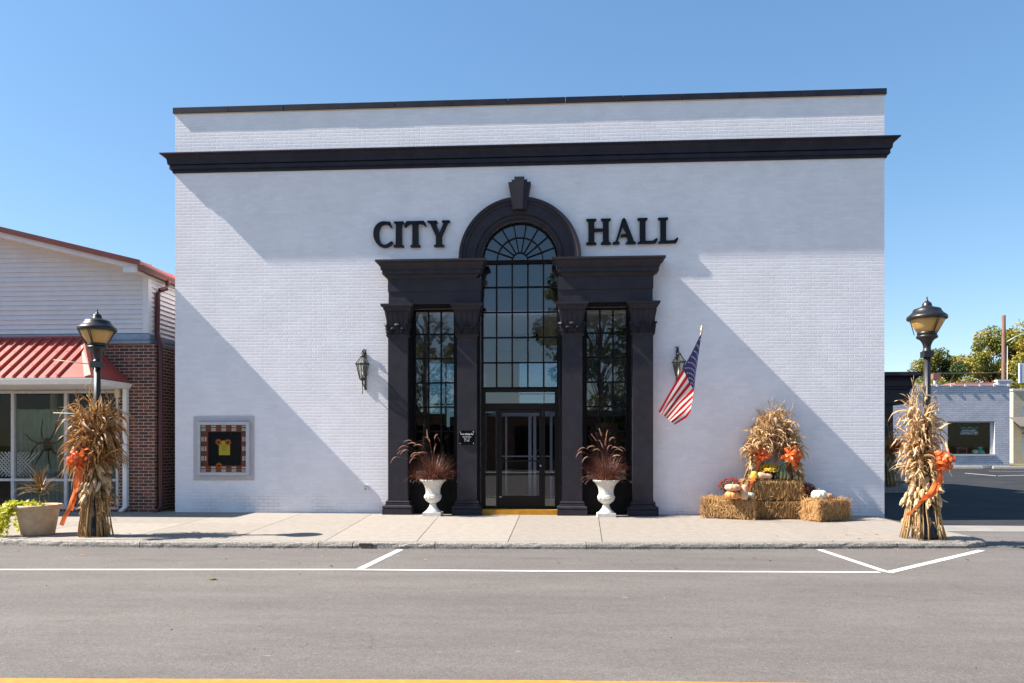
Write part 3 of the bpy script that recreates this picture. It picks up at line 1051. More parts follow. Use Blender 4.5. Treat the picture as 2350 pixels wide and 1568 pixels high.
for s in (-1, 1):
    MB().box(min(s * .826, s * .8845), max(s * .826, s * .8845), -.20, -.004, .106, 4.39).build('entrance_jamb', TD, hall)
for x0, x1, z0, z1 in ((-.32, 1.15, 2.55, 3.95), (-3.0, -2.0, 2.0, 3.9)):
    MB().box(x0, x1, 6.27, 6.28, z0, z1).build('rear_pane', M['tinted'], hall)
# --- door, sidelights, transom
df = MB()
df.box(-.825, -.735, .055, .16, .11, 2.634)
df.box(.735, .825, .055, .16, .11, 2.634)
df.box(-.735, .735, .050, .16, 2.575, 2.634)
df.box(-.735, .735, .052, .16, 2.21, 2.335)
df.box(-.505, -.452, .054, .16, .11, 2.21)
df.box(.476, .53, .054, .16, .11, 2.21)
for x0, x1 in ((-.735, -.505), (.53, .735)):
    df.box(x0, x1, .057, .155, .11, .16)
    df.box(x0, x1, .057, .155, .80, .86)
    df.box(x0, x1, .057, .155, 2.16, 2.21)
fr = df.build('entrance_frame', M['door_brown'], hall)
MB().box(-.735, .735, .108, .114, 2.335, 2.575).build('transom_pane', M['glass'], fr)
MB().box(-.735, -.505, .108, .114, .16, 2.16).build('sidelight_pane', M['glass'], fr)
MB().box(.53, .735, .108, .114, .16, 2.16).build('sidelight_pane', M['glass'], fr)
dl = MB()
dl.box(-.446, -.385, .07, .13, .125, 2.20)
dl.box(.405, .470, .07, .13, .125, 2.20)
dl.box(-.385, .405, .072, .128, 2.135, 2.20)
dl.box(-.385, .405, .072, .128, .125, .375)
door = dl.build('door', M['door_brown'], hall)
MB().box(-.387, .407, .098, .104, .37, 2.14).build('door_pane', M['glass'], door)
MB().box(-.385, .405, .05, .07, 1.105, 1.13).build('push_bar', M['door_brown'], door)
hd = MB()
hd.tube([(.405, .07, 1.36), (.40, .01, 1.355), (.36, -.005, 1.33), (.345, -.008, 1.23), (.36, -.005, 1.13), (.40, .01, 1.105), (.405, .07, 1.10)], .011, 8)
hd.build('door_handle', M['lamp_black'], door)
MB().lathe([(.0, 0), (.02, .002), (.023, .012), (.012, .02), (0, .021)], 14, (.437, .07, 1.015), axis=Matrix.Rotation(R(90), 3, 'X')).build('lock', M['silver'], door)
MB().box(-.44, -.385, .066, .07, .345, .36).build('door_plate', M['silver'], door)
MB().box(-.79, .79, -.21, .20, -.01, .105).build('entrance_step', M['yellow_paint'], hall)

# --- the room behind the glass
MB().box(-W2 + .3, W2 - .3, .302, 6.198, -.05, .10).build('floor', M['int_floor'], hall)
MB().box(-4.3, 4.3, .302, 6.198, 4.251, 4.33).build('ceiling', M['int_ceil'], hall)
for q in ((-4.3, -4.2, .303, 6.197, .10, 4.25), (4.2, 4.3, .303, 6.197, .10, 4.25), (-1.45, -1.1, 3.0, 3.2, .10, 4.25), (2.75, 3.4, 4.6, 4.9, .10, 4.25), (1.15, 4.2, 6.10, 6.197, .10, 4.25)):
    MB().box(*q).build('partition', M['int_wall'], hall)
for q in ((-4.2, -2.2, 4.2, 4.35, .1, 2.3), (-2.2, 4.2, 5.0, 5.1, .1, 2.25), (-1.9, 4.1, 3.4, 3.45, .1, 2.0)):  # added near-black panels; their colour keeps the lower room in shade
    MB().box(*q).build('shade_panel', M['int_dark'], hall)
MB().box(1.5, 3.2, 1.9, 2.6, .1, 1.35).build('counter', M['int_wood'], hall)
MB().box(1.75, 2.3, 2.9, 3.1, .1, 2.0).build('bookcase', M['int_wood'], hall)
for x, y in ((-1.9, 2.2), (-.3, 3.0), (1.1, 2.6), (2.0, 2.2)):
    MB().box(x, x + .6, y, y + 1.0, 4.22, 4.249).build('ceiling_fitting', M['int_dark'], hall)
# inner lobby doors of aluminium
vb = MB()
for x0, x1 in ((-.40, -.36), (.13, .20), (.24, .31), (.62, .68), (-.62, -.55)):
    vb.box(x0, x1, 1.4, 1.45, .1, 2.22)
vb.box(-.75, .9, 1.405, 1.445, 2.12, 2.22)
vb.box(-.55, .68, 1.39, 1.40, 1.18, 1.21)
vb.box(-.9, -.84, 1.4, 1.45, .1, 3.1)
vb.build('lobby_frame', M['silver'], hall)
for x0, x1, z0, z1 in ((-.32, 1.15, 2.55, 3.95), (-3.0, -2.0, 2.0, 3.9)):
    MB().box((x0 + x1) / 2 - .025, (x0 + x1) / 2 + .025, 6.245, 6.265, z0, z1).box(x0, x1, 6.25, 6.2625, (z0 + z1) / 2 - .3, (z0 + z1) / 2 - .26).build('rear_window_bar', M['int_wall'], hall)

# ------------------------------------------------------------------ the shop next door
shop = thing('shop_building', 'low brick shop with white siding gable, red metal awning and curtained window', 'building')
for q in ((-8.74, -7.92, 0, .25, -.12, 3.65), (-24, -8.741, .004, .25, 2.641, 3.65), (-8.17, -7.921, .251, 16, -.12, 3.648), (-24, -8.741, -.03, .30, -.12, .05)):
    MB().box(*q).build('brick_wall', M['red_brick'], shop)
# lapped siding: real boards
sd_ = MB()
EAVE_X, EAVE_Z, SL = -8.10, 5.20, .246


def rake_z(x, base):
    return base + (EAVE_X - x) * SL if x > -16 else base + (EAVE_X + 16) * SL - (-16 - x) * SL


z = 3.88


def rake_x(z):
    return min(EAVE_X, -7.90 - (z + .06 - 5.205) / SL)


while z < 7.1:
    z1 = z + .104
    x0, x1 = rake_x(z), rake_x(z1)
    sd_.add([(-32 - x0, -.040, z), (x0, -.040, z), (x1, -.006, z1), (-32 - x1, -.008, z1), (-32 - x0, -.006, z), (x0, -.006, z)], [(0, 1, 2, 3), (0, 4, 5, 1)])
    z = z1
z = 3.86
while z < 5.05:
    sd_.add([(-8.045, -.0, z), (-8.045, 16, z), (-8.077, 16, z + .104), (-8.077, 0, z + .104), (-8.079, 0, z), (-8.079, 16, z)], [(0, 1, 2, 3), (0, 4, 5, 1)])
    z += .104
sd_.box(-24, -8.08, 0, .2, 3.66, 5.0)
sd_.build('siding', M['white_vinyl'], shop)
MB().box(-8.175, -8.045, -.042, .085, 3.875, 5.09).build('corner_board', M['white_vinyl'], shop)
fl = MB()
fl.rect_mould([(-.01, 3.645), (.05, 3.65), (.055, 3.70), (.02, 3.72), (.03, 3.76), (.03, 3.86), (.012, 3.868), (-.01, 3.87)], -24, -8.05, -.02, 16)
fl.build('flashing', M['blue_flash'], shop)
# gable roof
rf = MB()


def roofseg(xa, za, xb, zb, t, y0, y1):
    rf.add([(xa, y0, za), (xb, y0, zb), (xb, y1, zb), (xa, y1, za), (xa, y0, za + t), (xb, y0, zb + t), (xb, y1, zb + t), (xa, y1, za + t)], [(0, 3, 2, 1), (4, 5, 6, 7), (0, 1, 5, 4), (1, 2, 6, 5), (2, 3, 7, 6), (3, 0, 4, 7)])


RX, RZ = -7.90, 5.205
roofseg(-16, RZ + (RX + 16) * SL, RX, RZ, .09, -.62, 16)
roofseg(-24.1, RZ, -16, RZ + (RX + 16) * SL, .09, -.62, 16)
for i in range(18):
    y = -.2 + i * .9
    rf.add([(-16, y, RZ + (RX + 16) * SL + .09), (RX, y, RZ + .09), (RX, y + .04, RZ + .09), (-16, y + .04, RZ + (RX + 16) * SL + .09), (-16, y + .02, RZ + (RX + 16) * SL + .12), (RX, y + .02, RZ + .12)], [(0, 1, 5, 4), (3, 4, 5, 2), (1, 2, 5)])
rt = MB()
for sgn in (0, 1):
    x0, x1 = (-16, RX + .01) if sgn == 0 else (-24.1, -16)
    za0 = RZ + (RX + 16) * SL if sgn == 0 else RZ
    zb0 = RZ - .002 if sgn == 0 else RZ + (RX + 16) * SL
    rt.add([(x0, -.632, za0 - .01), (x1, -.632, zb0 - .01), (x1, -.632, zb0 + .105), (x0, -.632, za0 + .105), (x0, -.55, za0 + .108), (x1, -.55, zb0 + .108)], [(0, 1, 2, 3), (3, 2, 5, 4)])
rt.build('rake_trim', M['rake_trim'], shop)
rf.build('roof', M['red_metal'], shop)
fa = MB()
xa, xb = -16, -7.99
za, zb = RZ + (RX + 16) * SL, RZ + .09 * SL
fa.add([(xa, -.55, za - .002), (xb, -.55, zb - .002), (xb, -.55, zb - .105), (xa, -.55, za - .105), (xa, -.525, za - .002), (xb, -.525, zb - .002), (xb, -.525, zb - .105), (xa, -.525, za - .105)], [(0, 3, 2, 1), (4, 5, 6, 7), (2, 3, 7, 6), (1, 2, 6, 5)])
fa.box(-8.30, -7.985, -.56, -.52, 5.07, 5.185)
fa.build('fascia', M['white_vinyl'], shop)
so_ = MB()
so_.add([(xa, -.524, za - .10), (xb, -.524, zb - .10), (xb, -.0, zb - .10), (xa, -.0, za - .10)], [(0, 1, 2, 3)])
so_.add([(-8.08, -.52, 5.07), (-7.93, -.52, 5.07), (-7.93, 16, 5.07), (-8.08, 16, 5.07)], [(0, 1, 2, 3)])
so_.build('soffit', M['soffit'], shop)
gt = MB()
gp = [(0, .0), (0, -.115), (.085, -.12), (.10, -.08), (.125, -.03), (.125, .0)]
vs = [( -7.935 + x, y, 5.205 + z) for y in (-.63, 16) for x, z in gp]
n = len(gp)
gt.add(vs, [(i, i + 1, n + i + 1, n + i) for i in range(n - 1)] + [tuple(range(n)), tuple(range(2 * n - 1, n - 1, -1))])
gt.build('gutter', M['red_gutter'], shop)
dp = MB()
dp.tube([(-7.86, .42, 5.12), (-7.86, .42, 5.02), (-7.88, .40, 4.93), (-7.97, .30, 4.87), (-8.0, .27, 4.80), (-8.0, .26, 4.70), (-8.0, .24, 3.98), (-7.985, .22, 3.90), (-7.87, .10, 3.66), (-7.845, .09, 3.56), (-7.845, .09, .35), (-7.845, .09, .12), (-7.86, .02, .03), (-7.88, -.10, .0)], .052, 10)
dp.build('downpipe', M['dark_red_pipe'], shop)
# awning
aw = MB()
AT, AB = (-.06, 3.80), (-1.32, 2.80)
AX = -9.47
aw.add([(-24, AT[0], AT[1]), (AX, AT[0], AT[1]), (-8.44, AB[0], AB[1]), (-24, AB[0], AB[1])], [(0, 3, 2, 1)])
aw.add([(AX, AT[0], AT[1]), (-8.44, AB[0], AB[1]), (-8.44, -.01, AB[1]), (AX, -.01, AT[1])], [(0, 1, 2, 3)])
sl_ = Vector((0, AB[0] - AT[0], AB[1] - AT[1]))
nn = Vector((0, sl_.z, -sl_.y)).normalized()
if nn.z < 0:
    nn = -nn
x = -9.2 + .0
k = 0
while x > -16:
    t1 = 1.0
    t0 = max(0.045, (x - AX) / (-8.44 - AX)) if x > AX else .045
    a = Vector((x, AT[0], AT[1])) + sl_ * t0
    b = Vector((x, AT[0], AT[1])) + sl_ * .998
    wv = Vector((.020, 0, 0))
    aw.add([a - wv, a + wv, b + wv, b - wv, a - wv * .4 + nn * .048, a + wv * .4 + nn * .048, b + wv * .4 + nn * .048, b - wv * .4 + nn * .048], [(0, 4, 7, 3), (4, 5, 6, 7), (5, 1, 2, 6), (3, 7, 6, 2)])
    for f in (.33, .66):
        q = a + sl_ * f + Vector((-.09, 0, 0)) + nn * .004
        aw.box(q.x - .008, q.x + .008, q.y - .008, q.y + .008, q.z - .008, q.z + .008)
    x -= .232
# hip cap and top flashing
a, b = Vector((AX, AT[0], AT[1] + .01)), Vector((-8.44, AB[0] - .005, AB[1] + .012))
hip = MB().add([a + Vector((-.10, 0, .01)), a + Vector((.06, .03, .0)), b + Vector((.02, .0, -.0)), b + Vector((-.20, 0, .01)), a + Vector((-.02, -.02, .05)), b + Vector((-.05, -.02, .045))], [(0, 4, 5, 3), (4, 1, 2, 5), (0, 1, 4), (3, 5, 2)])
aw.add([(-24, -.035, 3.86), (AX + .02, -.035, 3.86), (AX + .02, -.06, 3.80), (-24, -.06, 3.80), (-24, -.14, 3.755), (AX + .06, -.14, 3.755)], [(0, 1, 2, 3), (3, 2, 5, 4)])
awn = aw.build('awning', M['red_metal'], shop)
hip.build('hip_flashing', M['hip_red'], awn)
ag = MB()
ag.rect_mould([(-.11, 2.665), (-.02, 2.665), (.0, 2.69), (.02, 2.735), (.045, 2.755), (.045, 2.785), (-.11, 2.787)], -24, -8.47, -1.36, .0)
ag.build('awning_gutter', M['white_metal'], awn)
asf = MB()
asf.quad((-24, -1.30, 2.672), (-8.53, -1.30, 2.672), (-8.53, .0, 2.685), (-24, .0, 2.685))
asf.build('awning_soffit', M['soffit'], awn)
MB().box(-8.587, -8.497, -.10, -.012, .12, 2.66).add([(-8.587, -.10, .12), (-8.497, -.10, .12), (-8.497, -.012, .12), (-8.587, -.012, .12), (-8.61, -.24, .03), (-8.53, -.24, .03), (-8.53, -.20, -.0), (-8.61, -.20, .0)], [(0, 1, 5, 4), (1, 2, 6, 5), (2, 3, 7, 6), (3, 0, 4, 7), (4, 5, 6, 7)]).build('white_downpipe', M['white_metal'], shop)
MB().box(-8.76, -8.66, -.11, -.01, 2.48, 2.655).build('junction_box', M['cream_paint'], shop)
# shop front frames
sf = MB()
mull = [-13.2, -11.16, -9.95, -8.775]
for x in mull:
    sf.box(x - .035, x + .035, .02, .12, .05, 2.64)
for a, b in zip(mull, mull[1:]):
    sf.box(a + .035, b - .035, .022, .118, 2.585, 2.64)
    sf.box(a + .035, b - .035, .022, .118, .66, .715)
    sf.box(a + .035, b - .035, .022, .118, .05, .10)
sfr = sf.build('shopfront_frame', M['alu_frame'], shop)
for a, b in zip(mull, mull[1:]):
    MB().box(a + .03, b - .03, .072, .078, .09, 2.59).build('shop_pane', M['glass_store'], sfr)
rm = MB()
rm.box(-13.3, -8.75, 3.4, 3.5, -.1, 2.9)
rm.box(-13.4, -13.3, .26, 3.4, -.1, 2.9)
rm.box(-8.75, -8.65, .26, 3.4, -.1, 2.9)
rm.box(-13.3, -8.75, .26, 3.4, 2.9, 2.95)
rm.box(-13.3, -8.75, .251, 3.4, -.1, -.02)
rm.build('shop_room', M['shop_dark'], shop)
MB().lathe([(.075, -.02), (.075, 2.9)], 20, (-10.72, .75, 0)).build('shop_column', M['cream_paint'], shop)
# things behind the shop window
cu_ = MB()
for x0, x1, seed in ((-11.36, -9.98, 1), (-9.92, -8.82, 5)):
    n = 150
    vs, fs = [], []
    for i in range(n + 1):
        x = x0 + (x1 - x0) * i / n
        ph = i * .55 + 1.7 * noise.noise(Vector((x * 3, seed, 0)))
        for z, amp in ((2.25, .010), (2.20, .006), (1.6, .020), (.9, .028), (.12, .032)):
            xx = x + .012 * noise.noise(Vector((x * 9, z, seed)))
            vs.append((xx, .34 + amp * math.sin(ph), z + (.012 * math.sin(ph * 1.3) if z == 2.25 else 0)))
    for i in range(n):
        for j in range(4):
            fs.append((i * 5 + j, i * 5 + j + 1, (i + 1) * 5 + j + 1, (i + 1) * 5 + j))
    cu_.add(vs, fs, 0, True)
    tag(cu_.build('curtain', M['curtain']), 'gathered pale green curtain behind the spider in the shop window' if seed == 1 else 'pale green curtain in the shop window bay nearest the brick pier', 'curtain', 'shop curtains')
    cu_ = MB()
spd = thing('toy_spider', 'big black long legged decoration spider in front of the shop curtain', 'spider', (-10.50, .22, 1.50))
bd = MB()
bd.lathe([(0, -.19), (.05, -.18), (.085, -.12), (.09, -.06), (.06, .0), (.045, .02), (.055, .05), (.05, .09), (.02, .115), (0, .118)], 16, sq=.8)
bd.build('spider_body', M['spider'], spd)
for leg in ([(-.03, .03), (-.10, .12), (-.13, .30), (-.10, .52)], [(.03, .03), (.13, .13), (.20, .32), (.27, .58)], [(-.04, .02), (-.20, .0), (-.38, .07), (-.50, .20)], [(.04, .02), (.2, .0), (.33, .07), (.40, .2)], [(-.04, .0), (-.22, -.03), (-.35, -.18), (-.42, -.34)], [(.04, .0), (.10, -.12), (.17, -.23), (.31, -.28)], [(-.03, -.04), (-.08, -.18), (-.17, -.30), (-.28, -.48)], [(.03, -.10), (.05, -.28), (.04, -.42), (.08, -.55)]):
    m_ = MB()
    m_.tube([(x, -.01 - .03 * (i == 1), z) for i, (x, z) in enumerate(leg)], [.014, .016, .014, .009], 7)
    m_.build('spider_leg', M['spider'], spd)
la = MB()
for i in range(9):
    for sgn in (-1, 1):
        cx = -11.7 + i * .085
        la.bar((cx - .27 * sgn, .30 + .008 * sgn, .75), (cx + .27 * sgn, .30 + .008 * sgn, 1.30), .028, .012)
tag(la.build('lattice_panel', M['white_vinyl']), 'white diagonal lattice panel inside the leftmost shop window', 'lattice')
MB_box = MB().box(-11.55, -11.33, .5, .8, .1, .55)
tag(MB_box.build('storage_box', M['terracotta']), 'reddish box on the floor inside the leftmost shop window', 'box')

# ------------------------------------------------------------------ small things on the hall
nb = thing('notice_board', 'framed glazed notice board with plaid border and yellow paper on grey panel', 'notice board', (-6.385, -.012, 1.38))
MB().box(-.665, .665, -.012, .010, -.685, .69).build('backing_panel', M['grey_panel'], nb)
fr_ = MB()
for x0, x1, z0, z1 in ((-.55, .585, .505, .565), (-.55, .585, -.575, -.515), (-.55, -.49, -.515, .505), (.52, .585, -.515, .505)):
    fr_.box(x0, x1, -.075, -.0125, z0, z1)
fr_.build('board_frame', M['board_frame'], nb)
bb = MB()
bb.box(-.33, .40, -.034, -.0305, -.37, .355)
bb.build('felt', M['board_black'], nb)
pb_ = MB().box(-.49, .52, -.030, -.013, -.515, .505, 0)
for i in range(9):
    u = -.49 + i * 1.01 / 9 + .004
    for z0, z1 in ((.375, .50), (-.51, -.385)):
        if i % 2 == 0:
            for k in range(3):
                pb_.box(u, u + .10, -.034, -.0295, z0 + k * .042, z0 + k * .042 + (.020 if k == 1 else .034), 1)
        else:
            pb_.box(u, u + .10, -.0345, -.0295, z0, z1, 2)
    v = -.37 + i * .725 / 7 + .003
    if i < 7:
        for x0, x1 in ((-.485, -.36), (.425, .515)):
            if i % 2 == 1:
                for k in range(3):
                    wv = (x1 - x0) / 3
                    pb_.box(x0 + k * wv, x0 + k * wv + wv * (.5 if k == 1 else .8), -.034, -.0295, v, v + .098, 1)
            else:
                pb_.box(x0, x1, -.0345, -.0295, v, v + .098, 2)
pb_.build('plaid_border', [M['plaid_red'], M['plaid_white'], M['plaid_brown']], nb)
pp = MB().box(-.088, .155, -.038, -.0355, -.145, .165).build('paper', M['paper_yellow'], nb)
for body, z in (('8 a.m.', .035), ('First', -.005), ('Place', -.04)):
    text_mesh(body, .038, 'paper_writing', M['dark_ink'], pp, (.03, -.040, z), extrude=.0005)
for x, z in ((-.09, .135), (.115, .13), (-.08, -.375)):
    fl_ = MB()
    for k in range(16):
        a = 2 * pi * k / 16
        d = Vector((math.cos(a), 0, math.sin(a)))
        s_ = Vector((-d.z, 0, d.x))
        c_ = Vector((x, -.044, z))
        fl_.ribbon([c_ + d * .015, c_ + d * .045 + Vector((0, -.012, 0)), c_ + d * .075 + Vector((0, -.004, 0))], [.014, .024, .006], s_)
    f_ = fl_.build('silk_flower', M['silk_orange'], nb)
    MB().lathe([(.022, 0), (.022, .008), (.012, .014), (0, .015)], 12, (x, -.044, z), axis=Matrix.Rotation(R(90), 3, 'X')).build('flower_eye', M['board_black'], f_)
MB().box(-.485, .515, -.062, -.059, -.51, .50).build('board_glass', M['glass_store'], nb)

pl = thing('hours_plaque', 'small black scalloped plaque with opening hours on the second pilaster from left', 'plaque', (-1.088, -.252, 1.602))
pts = []
for x, z in ((-.155, .12), (-.165, .06), (-.158, 0), (-.165, -.06), (-.155, -.12), (-.12, -.15), (-.075, -.152), (-.035, -.142), (0, -.15), (.035, -.142), (.075, -.152), (.12, -.15), (.155, -.12), (.165, -.06), (.158, 0), (.165, .06), (.155, .12), (.12, .15), (.075, .152), (.035, .142), (0, .15), (-.035, .142), (-.075, .152), (-.12, .15)):
    pts.append((x, z))
MB().prism(pts, -.016, 0).build('plaque_board', M['black_sign'], pl)
for body, sz, z, xs_, bo in (('Town of Spring City', .047, .062, .70, .0012), ('City Hall Hours', .036, .008, .80, .0004), ('Mon - Fri', .036, -.036, .85, .0004), ('8 - 4:30', .036, -.075, .9, .0004)):
    text_mesh(body, sz, 'plaque_line', M['white_ink'], pl, (0, -.0175, z), extrude=.0006, xs=xs_, bold=bo)
for x in (-.135, .135):
    for z in (-.118, .118):
        MB().lathe([(.006, 0), (.006, .003), (0, .004)], 8, (x, -.016, z), axis=Matrix.Rotation(R(90), 3, 'X')).build('screw', M['silver'], pl)

ob = thing('outlet_cover', 'small stained white outlet cover low on the white wall left of the entrance', 'outlet', (-3.275, -.004, .545))
MB().box(-.04, .04, -.022, 0, -.065, .065).build('cover', M['white_metal'], ob)
MB().box(-.03, .03, -.026, -.0225, .01, .045).build('flap', M['conduit'], ob)
MB().box(-.028, .0, -.026, -.0225, -.045, -.015).build('socket', M['pole_wood'], ob)
cb_ = MB()


def wall_lantern(label, x):
    t = thing('wall_lantern', label, 'lantern', (x, -.004, 0), 0, 'lanterns either side of the entrance')
    y = -.25
    br = MB()
    br.box(-.022, .022, -.022, 0, 2.62, 3.42)
    br.tube([(0, -.02, 3.40), (0, -.035, 3.46), (-.03, -.05, 3.49), (-.045, -.03, 3.47)], [.018, .016, .012, .007], 8)
    br.tube([(0, -.02, 3.40), (.01, -.03, 3.47), (.025, -.03, 3.505)], [.016, .012, .006], 8)
    br.tube([(0, -.015, 3.18), (0, -.09, 3.33), (-.005, -.17, 3.435), (-.012, -.235, 3.43), (-.012, -.255, 3.37), (0, y, 3.33)], [.016, .016, .015, .014, .012, .010], 8)
    br.tube([(0, -.015, 2.70), (0, -.10, 2.68), (0, -.17, 2.72), (0, -.22, 2.74), (0, y, 2.80)], [.014, .013, .012, .012, .012], 8)
    br.box(-.045, .045, -.05, -.021, 2.92, 3.14)
    br.build('bracket', M['lantern'], t)
    cg = MB()
    n = 6

    def ring(r, z):
        return [Vector((r * math.cos(2 * pi * (k + .5) / n), y + r * math.sin(2 * pi * (k + .5) / n), z)) for k in range(n)]
    top, bot, apex = ring(.132, 3.145), ring(.062, 2.845), ring(.036, 3.30)
    ov = ring(.150, 3.150)
    for k in range(n):
        cg.bar(top[k], bot[k], .016, .016)
        cg.bar(ov[k], apex[k], .012, .012)
        cg.bar(ov[k], ov[(k + 1) % n], .022, .022)
        cg.bar(bot[k], bot[(k + 1) % n], .022, .022)
    cg.lathe([(.04, 3.295), (.048, 3.305), (.045, 3.325), (.018, 3.335), (.012, 3.36), (0, 3.362)], 12, (0, y, 0))
    cg.lathe([(.066, 2.842), (.055, 2.82), (.025, 2.80), (.014, 2.77), (.024, 2.75), (.012, 2.73), (.008, 2.70), (.008, 2.53), (.003, 2.515)], 12, (0, y, 0))
    cg.build('cage', M['lantern'], t)
    gl = MB()
    for k in range(n):
        k2 = (k + 1) % n
        gl.quad(top[k] * .985 + Vector((0, y * .015, .04)), top[k2] * .985 + Vector((0, y * .015, .04)), bot[k2] + Vector((0, 0, .0)), bot[k] + Vector((0, 0, .0)))
        gl.quad(ov[k], ov[k2], apex[k2], apex[k])
    gl.build('lantern_pane', M['lantern_glass'], t)
    MB().lathe([(.022, 2.86), (.022, 2.96), (.01, 2.965), (.014, 2.98), (.018, 3.0), (.012, 3.03), (0, 3.06)], 12, (0, y, 0)).build('candle_bulb', M['candle'], t)
    return t


wall_lantern('bronze glass wall lantern on the sunlit brick left of the entrance', -3.29)
wall_lantern('bronze glass wall lantern partly hidden behind the flag', 3.27)

# ------------------------------------------------------------------ flag
fg = thing('flag', 'striped American flag hanging from an angled pole right of the entrance', 'flag')
TIP, ROOT = Vector((3.515, -1.34, 3.62)), Vector((3.56, 0, 2.50))
MB().tube([ROOT, TIP], [.016, .014], 10).build('flag_pole', M['pole_white'], fg)
fb = MB()
fb.box(ROOT.x - .04, ROOT.x + .04, -.012, 0, 2.42, 2.58)
fb.tube([ROOT, ROOT + (TIP - ROOT).normalized() * .13], .026, 10)
fb.build('flag_bracket', M['conduit'], fg)
fi = MB()
d = (TIP - ROOT).normalized()
fi.lathe([(.014, -.05), (.022, -.02), (.026, .0), (.022, .03), (.012, .05), (.008, .06)], 12, TIP)
for a in (-.06, .0, .06):
    fi.tube([TIP + Vector((0, 0, .05)), TIP + Vector((a * .4, 0, .065)), TIP + Vector((a * .7, -.01, .085 - abs(a) * .25))], [.010, .011, .004], 6)
fi.tube([TIP + Vector((0, 0, .05)), TIP + Vector((.0, 0, .10))], [.010, .004], 6)
fi.build('finial', M['gold'], fg)
# control net in the wall plane x,z with depth y (rows along the stripes, columns across them)
rows = {0: [(3.525, -1.325, 3.60), (3.495, -.82, 2.78), (3.455, -.60, 2.42)],
        .22: [(3.375, -1.14, 3.24), (3.475, -.86, 2.62), (3.445, -.66, 2.28)],
        .42: [(3.205, -1.02, 2.90), (3.445, -.90, 2.49), (3.43, -.70, 2.12)],
        .70: [(2.98, -.93, 2.48), (3.20, -.86, 2.26), (3.34, -.72, 1.99)],
        1: [(2.775, -.86, 2.10), (2.95, -.83, 1.965), (3.105, -.78, 1.85)]}
US = sorted(rows)


def flag_pt(u, v):
    for a, b in zip(US, US[1:]):
        if u <= b + 1e-9:
            t = (u - a) / (b - a)
            break
    A, B = rows[a], rows[b]
    P = [Vector(A[i]).lerp(Vector(B[i]), t) for i in range(3)]
    vb = 7 / 13
    p = P[0].lerp(P[1], v / vb) if v <= vb else P[1].lerp(P[2], (v - vb) / (1 - vb))
    p.y += (.016 * math.sin(v * 8 + u * 2.2) + .006 * math.sin(v * 19 + u * 5 + 1)) * min(1, u * 2 + .15)
    p.x += .006 * math.sin(v * 24 + u * 6) * u
    return p


NU, NV = 40, 39
fm = MB()
vs = [flag_pt(i / NU, j / NV) for i in range(NU + 1) for j in range(NV + 1)]
fm.v = [tuple(p) for p in vs]
for i in range(NU):
    for j in range(NV):
        a = i * (NV + 1) + j
        fm.f.append((a, a + 1, a + NV + 2, a + NV + 1))
        fm.s.append(True)
        canton = i < NU * .4 and j < NV * 7 / 13
        fm.m.append(2 if canton else (0 if (j // 3) % 2 == 0 else 1))
M['flag_red'] = mat('flag_red', (.58, .012, .022), rough=.6, c2=(.52, .010, .02), trans=.55)
M['flag_white'] = mat('flag_white', (.86, .83, .80), c2=(.84, .81, .78), rough=.6, trans=.55)
M['flag_blue'] = mat('flag_blue', (.018, .02, .10), c2=(.022, .025, .12), rough=.6, trans=.25)
fm.build('flag_cloth', [M['flag_red'], M['flag_white'], M['flag_blue']], fg)
st = MB()
for r_ in range(9):
    nst = 6 if r_ % 2 == 0 else 5
    for c_ in range(nst):
        u = (.4 * (c_ * 2 + 1 + (r_ % 2)) / 12)
        v = (7 / 13) * (r_ + 1) / 10
        c0 = flag_pt(u, v)
        e1 = (flag_pt(u + .012, v) - c0).normalized()
        e2 = (flag_pt(u, v + .012) - c0)
        e2 = (e2 - e1 * e2.dot(e1)).normalized()
        nrm = e1.cross(e2)
        if nrm.y > 0:
            nrm = -nrm
        pts = []
        for k in range(10):
            a = pi / 2 + k * pi / 5
            r1 = .021 if k % 2 == 0 else .0085
            pts.append(c0 + nrm * .004 + (e1 * math.cos(a) + e2 * math.sin(a)) * r1)
        st.add([c0 + nrm * .005] + pts, [(0, 1 + k, 1 + (k + 1) % 10) for k in range(10)])
st.build('flag_stars', M['flag_white'], fg)

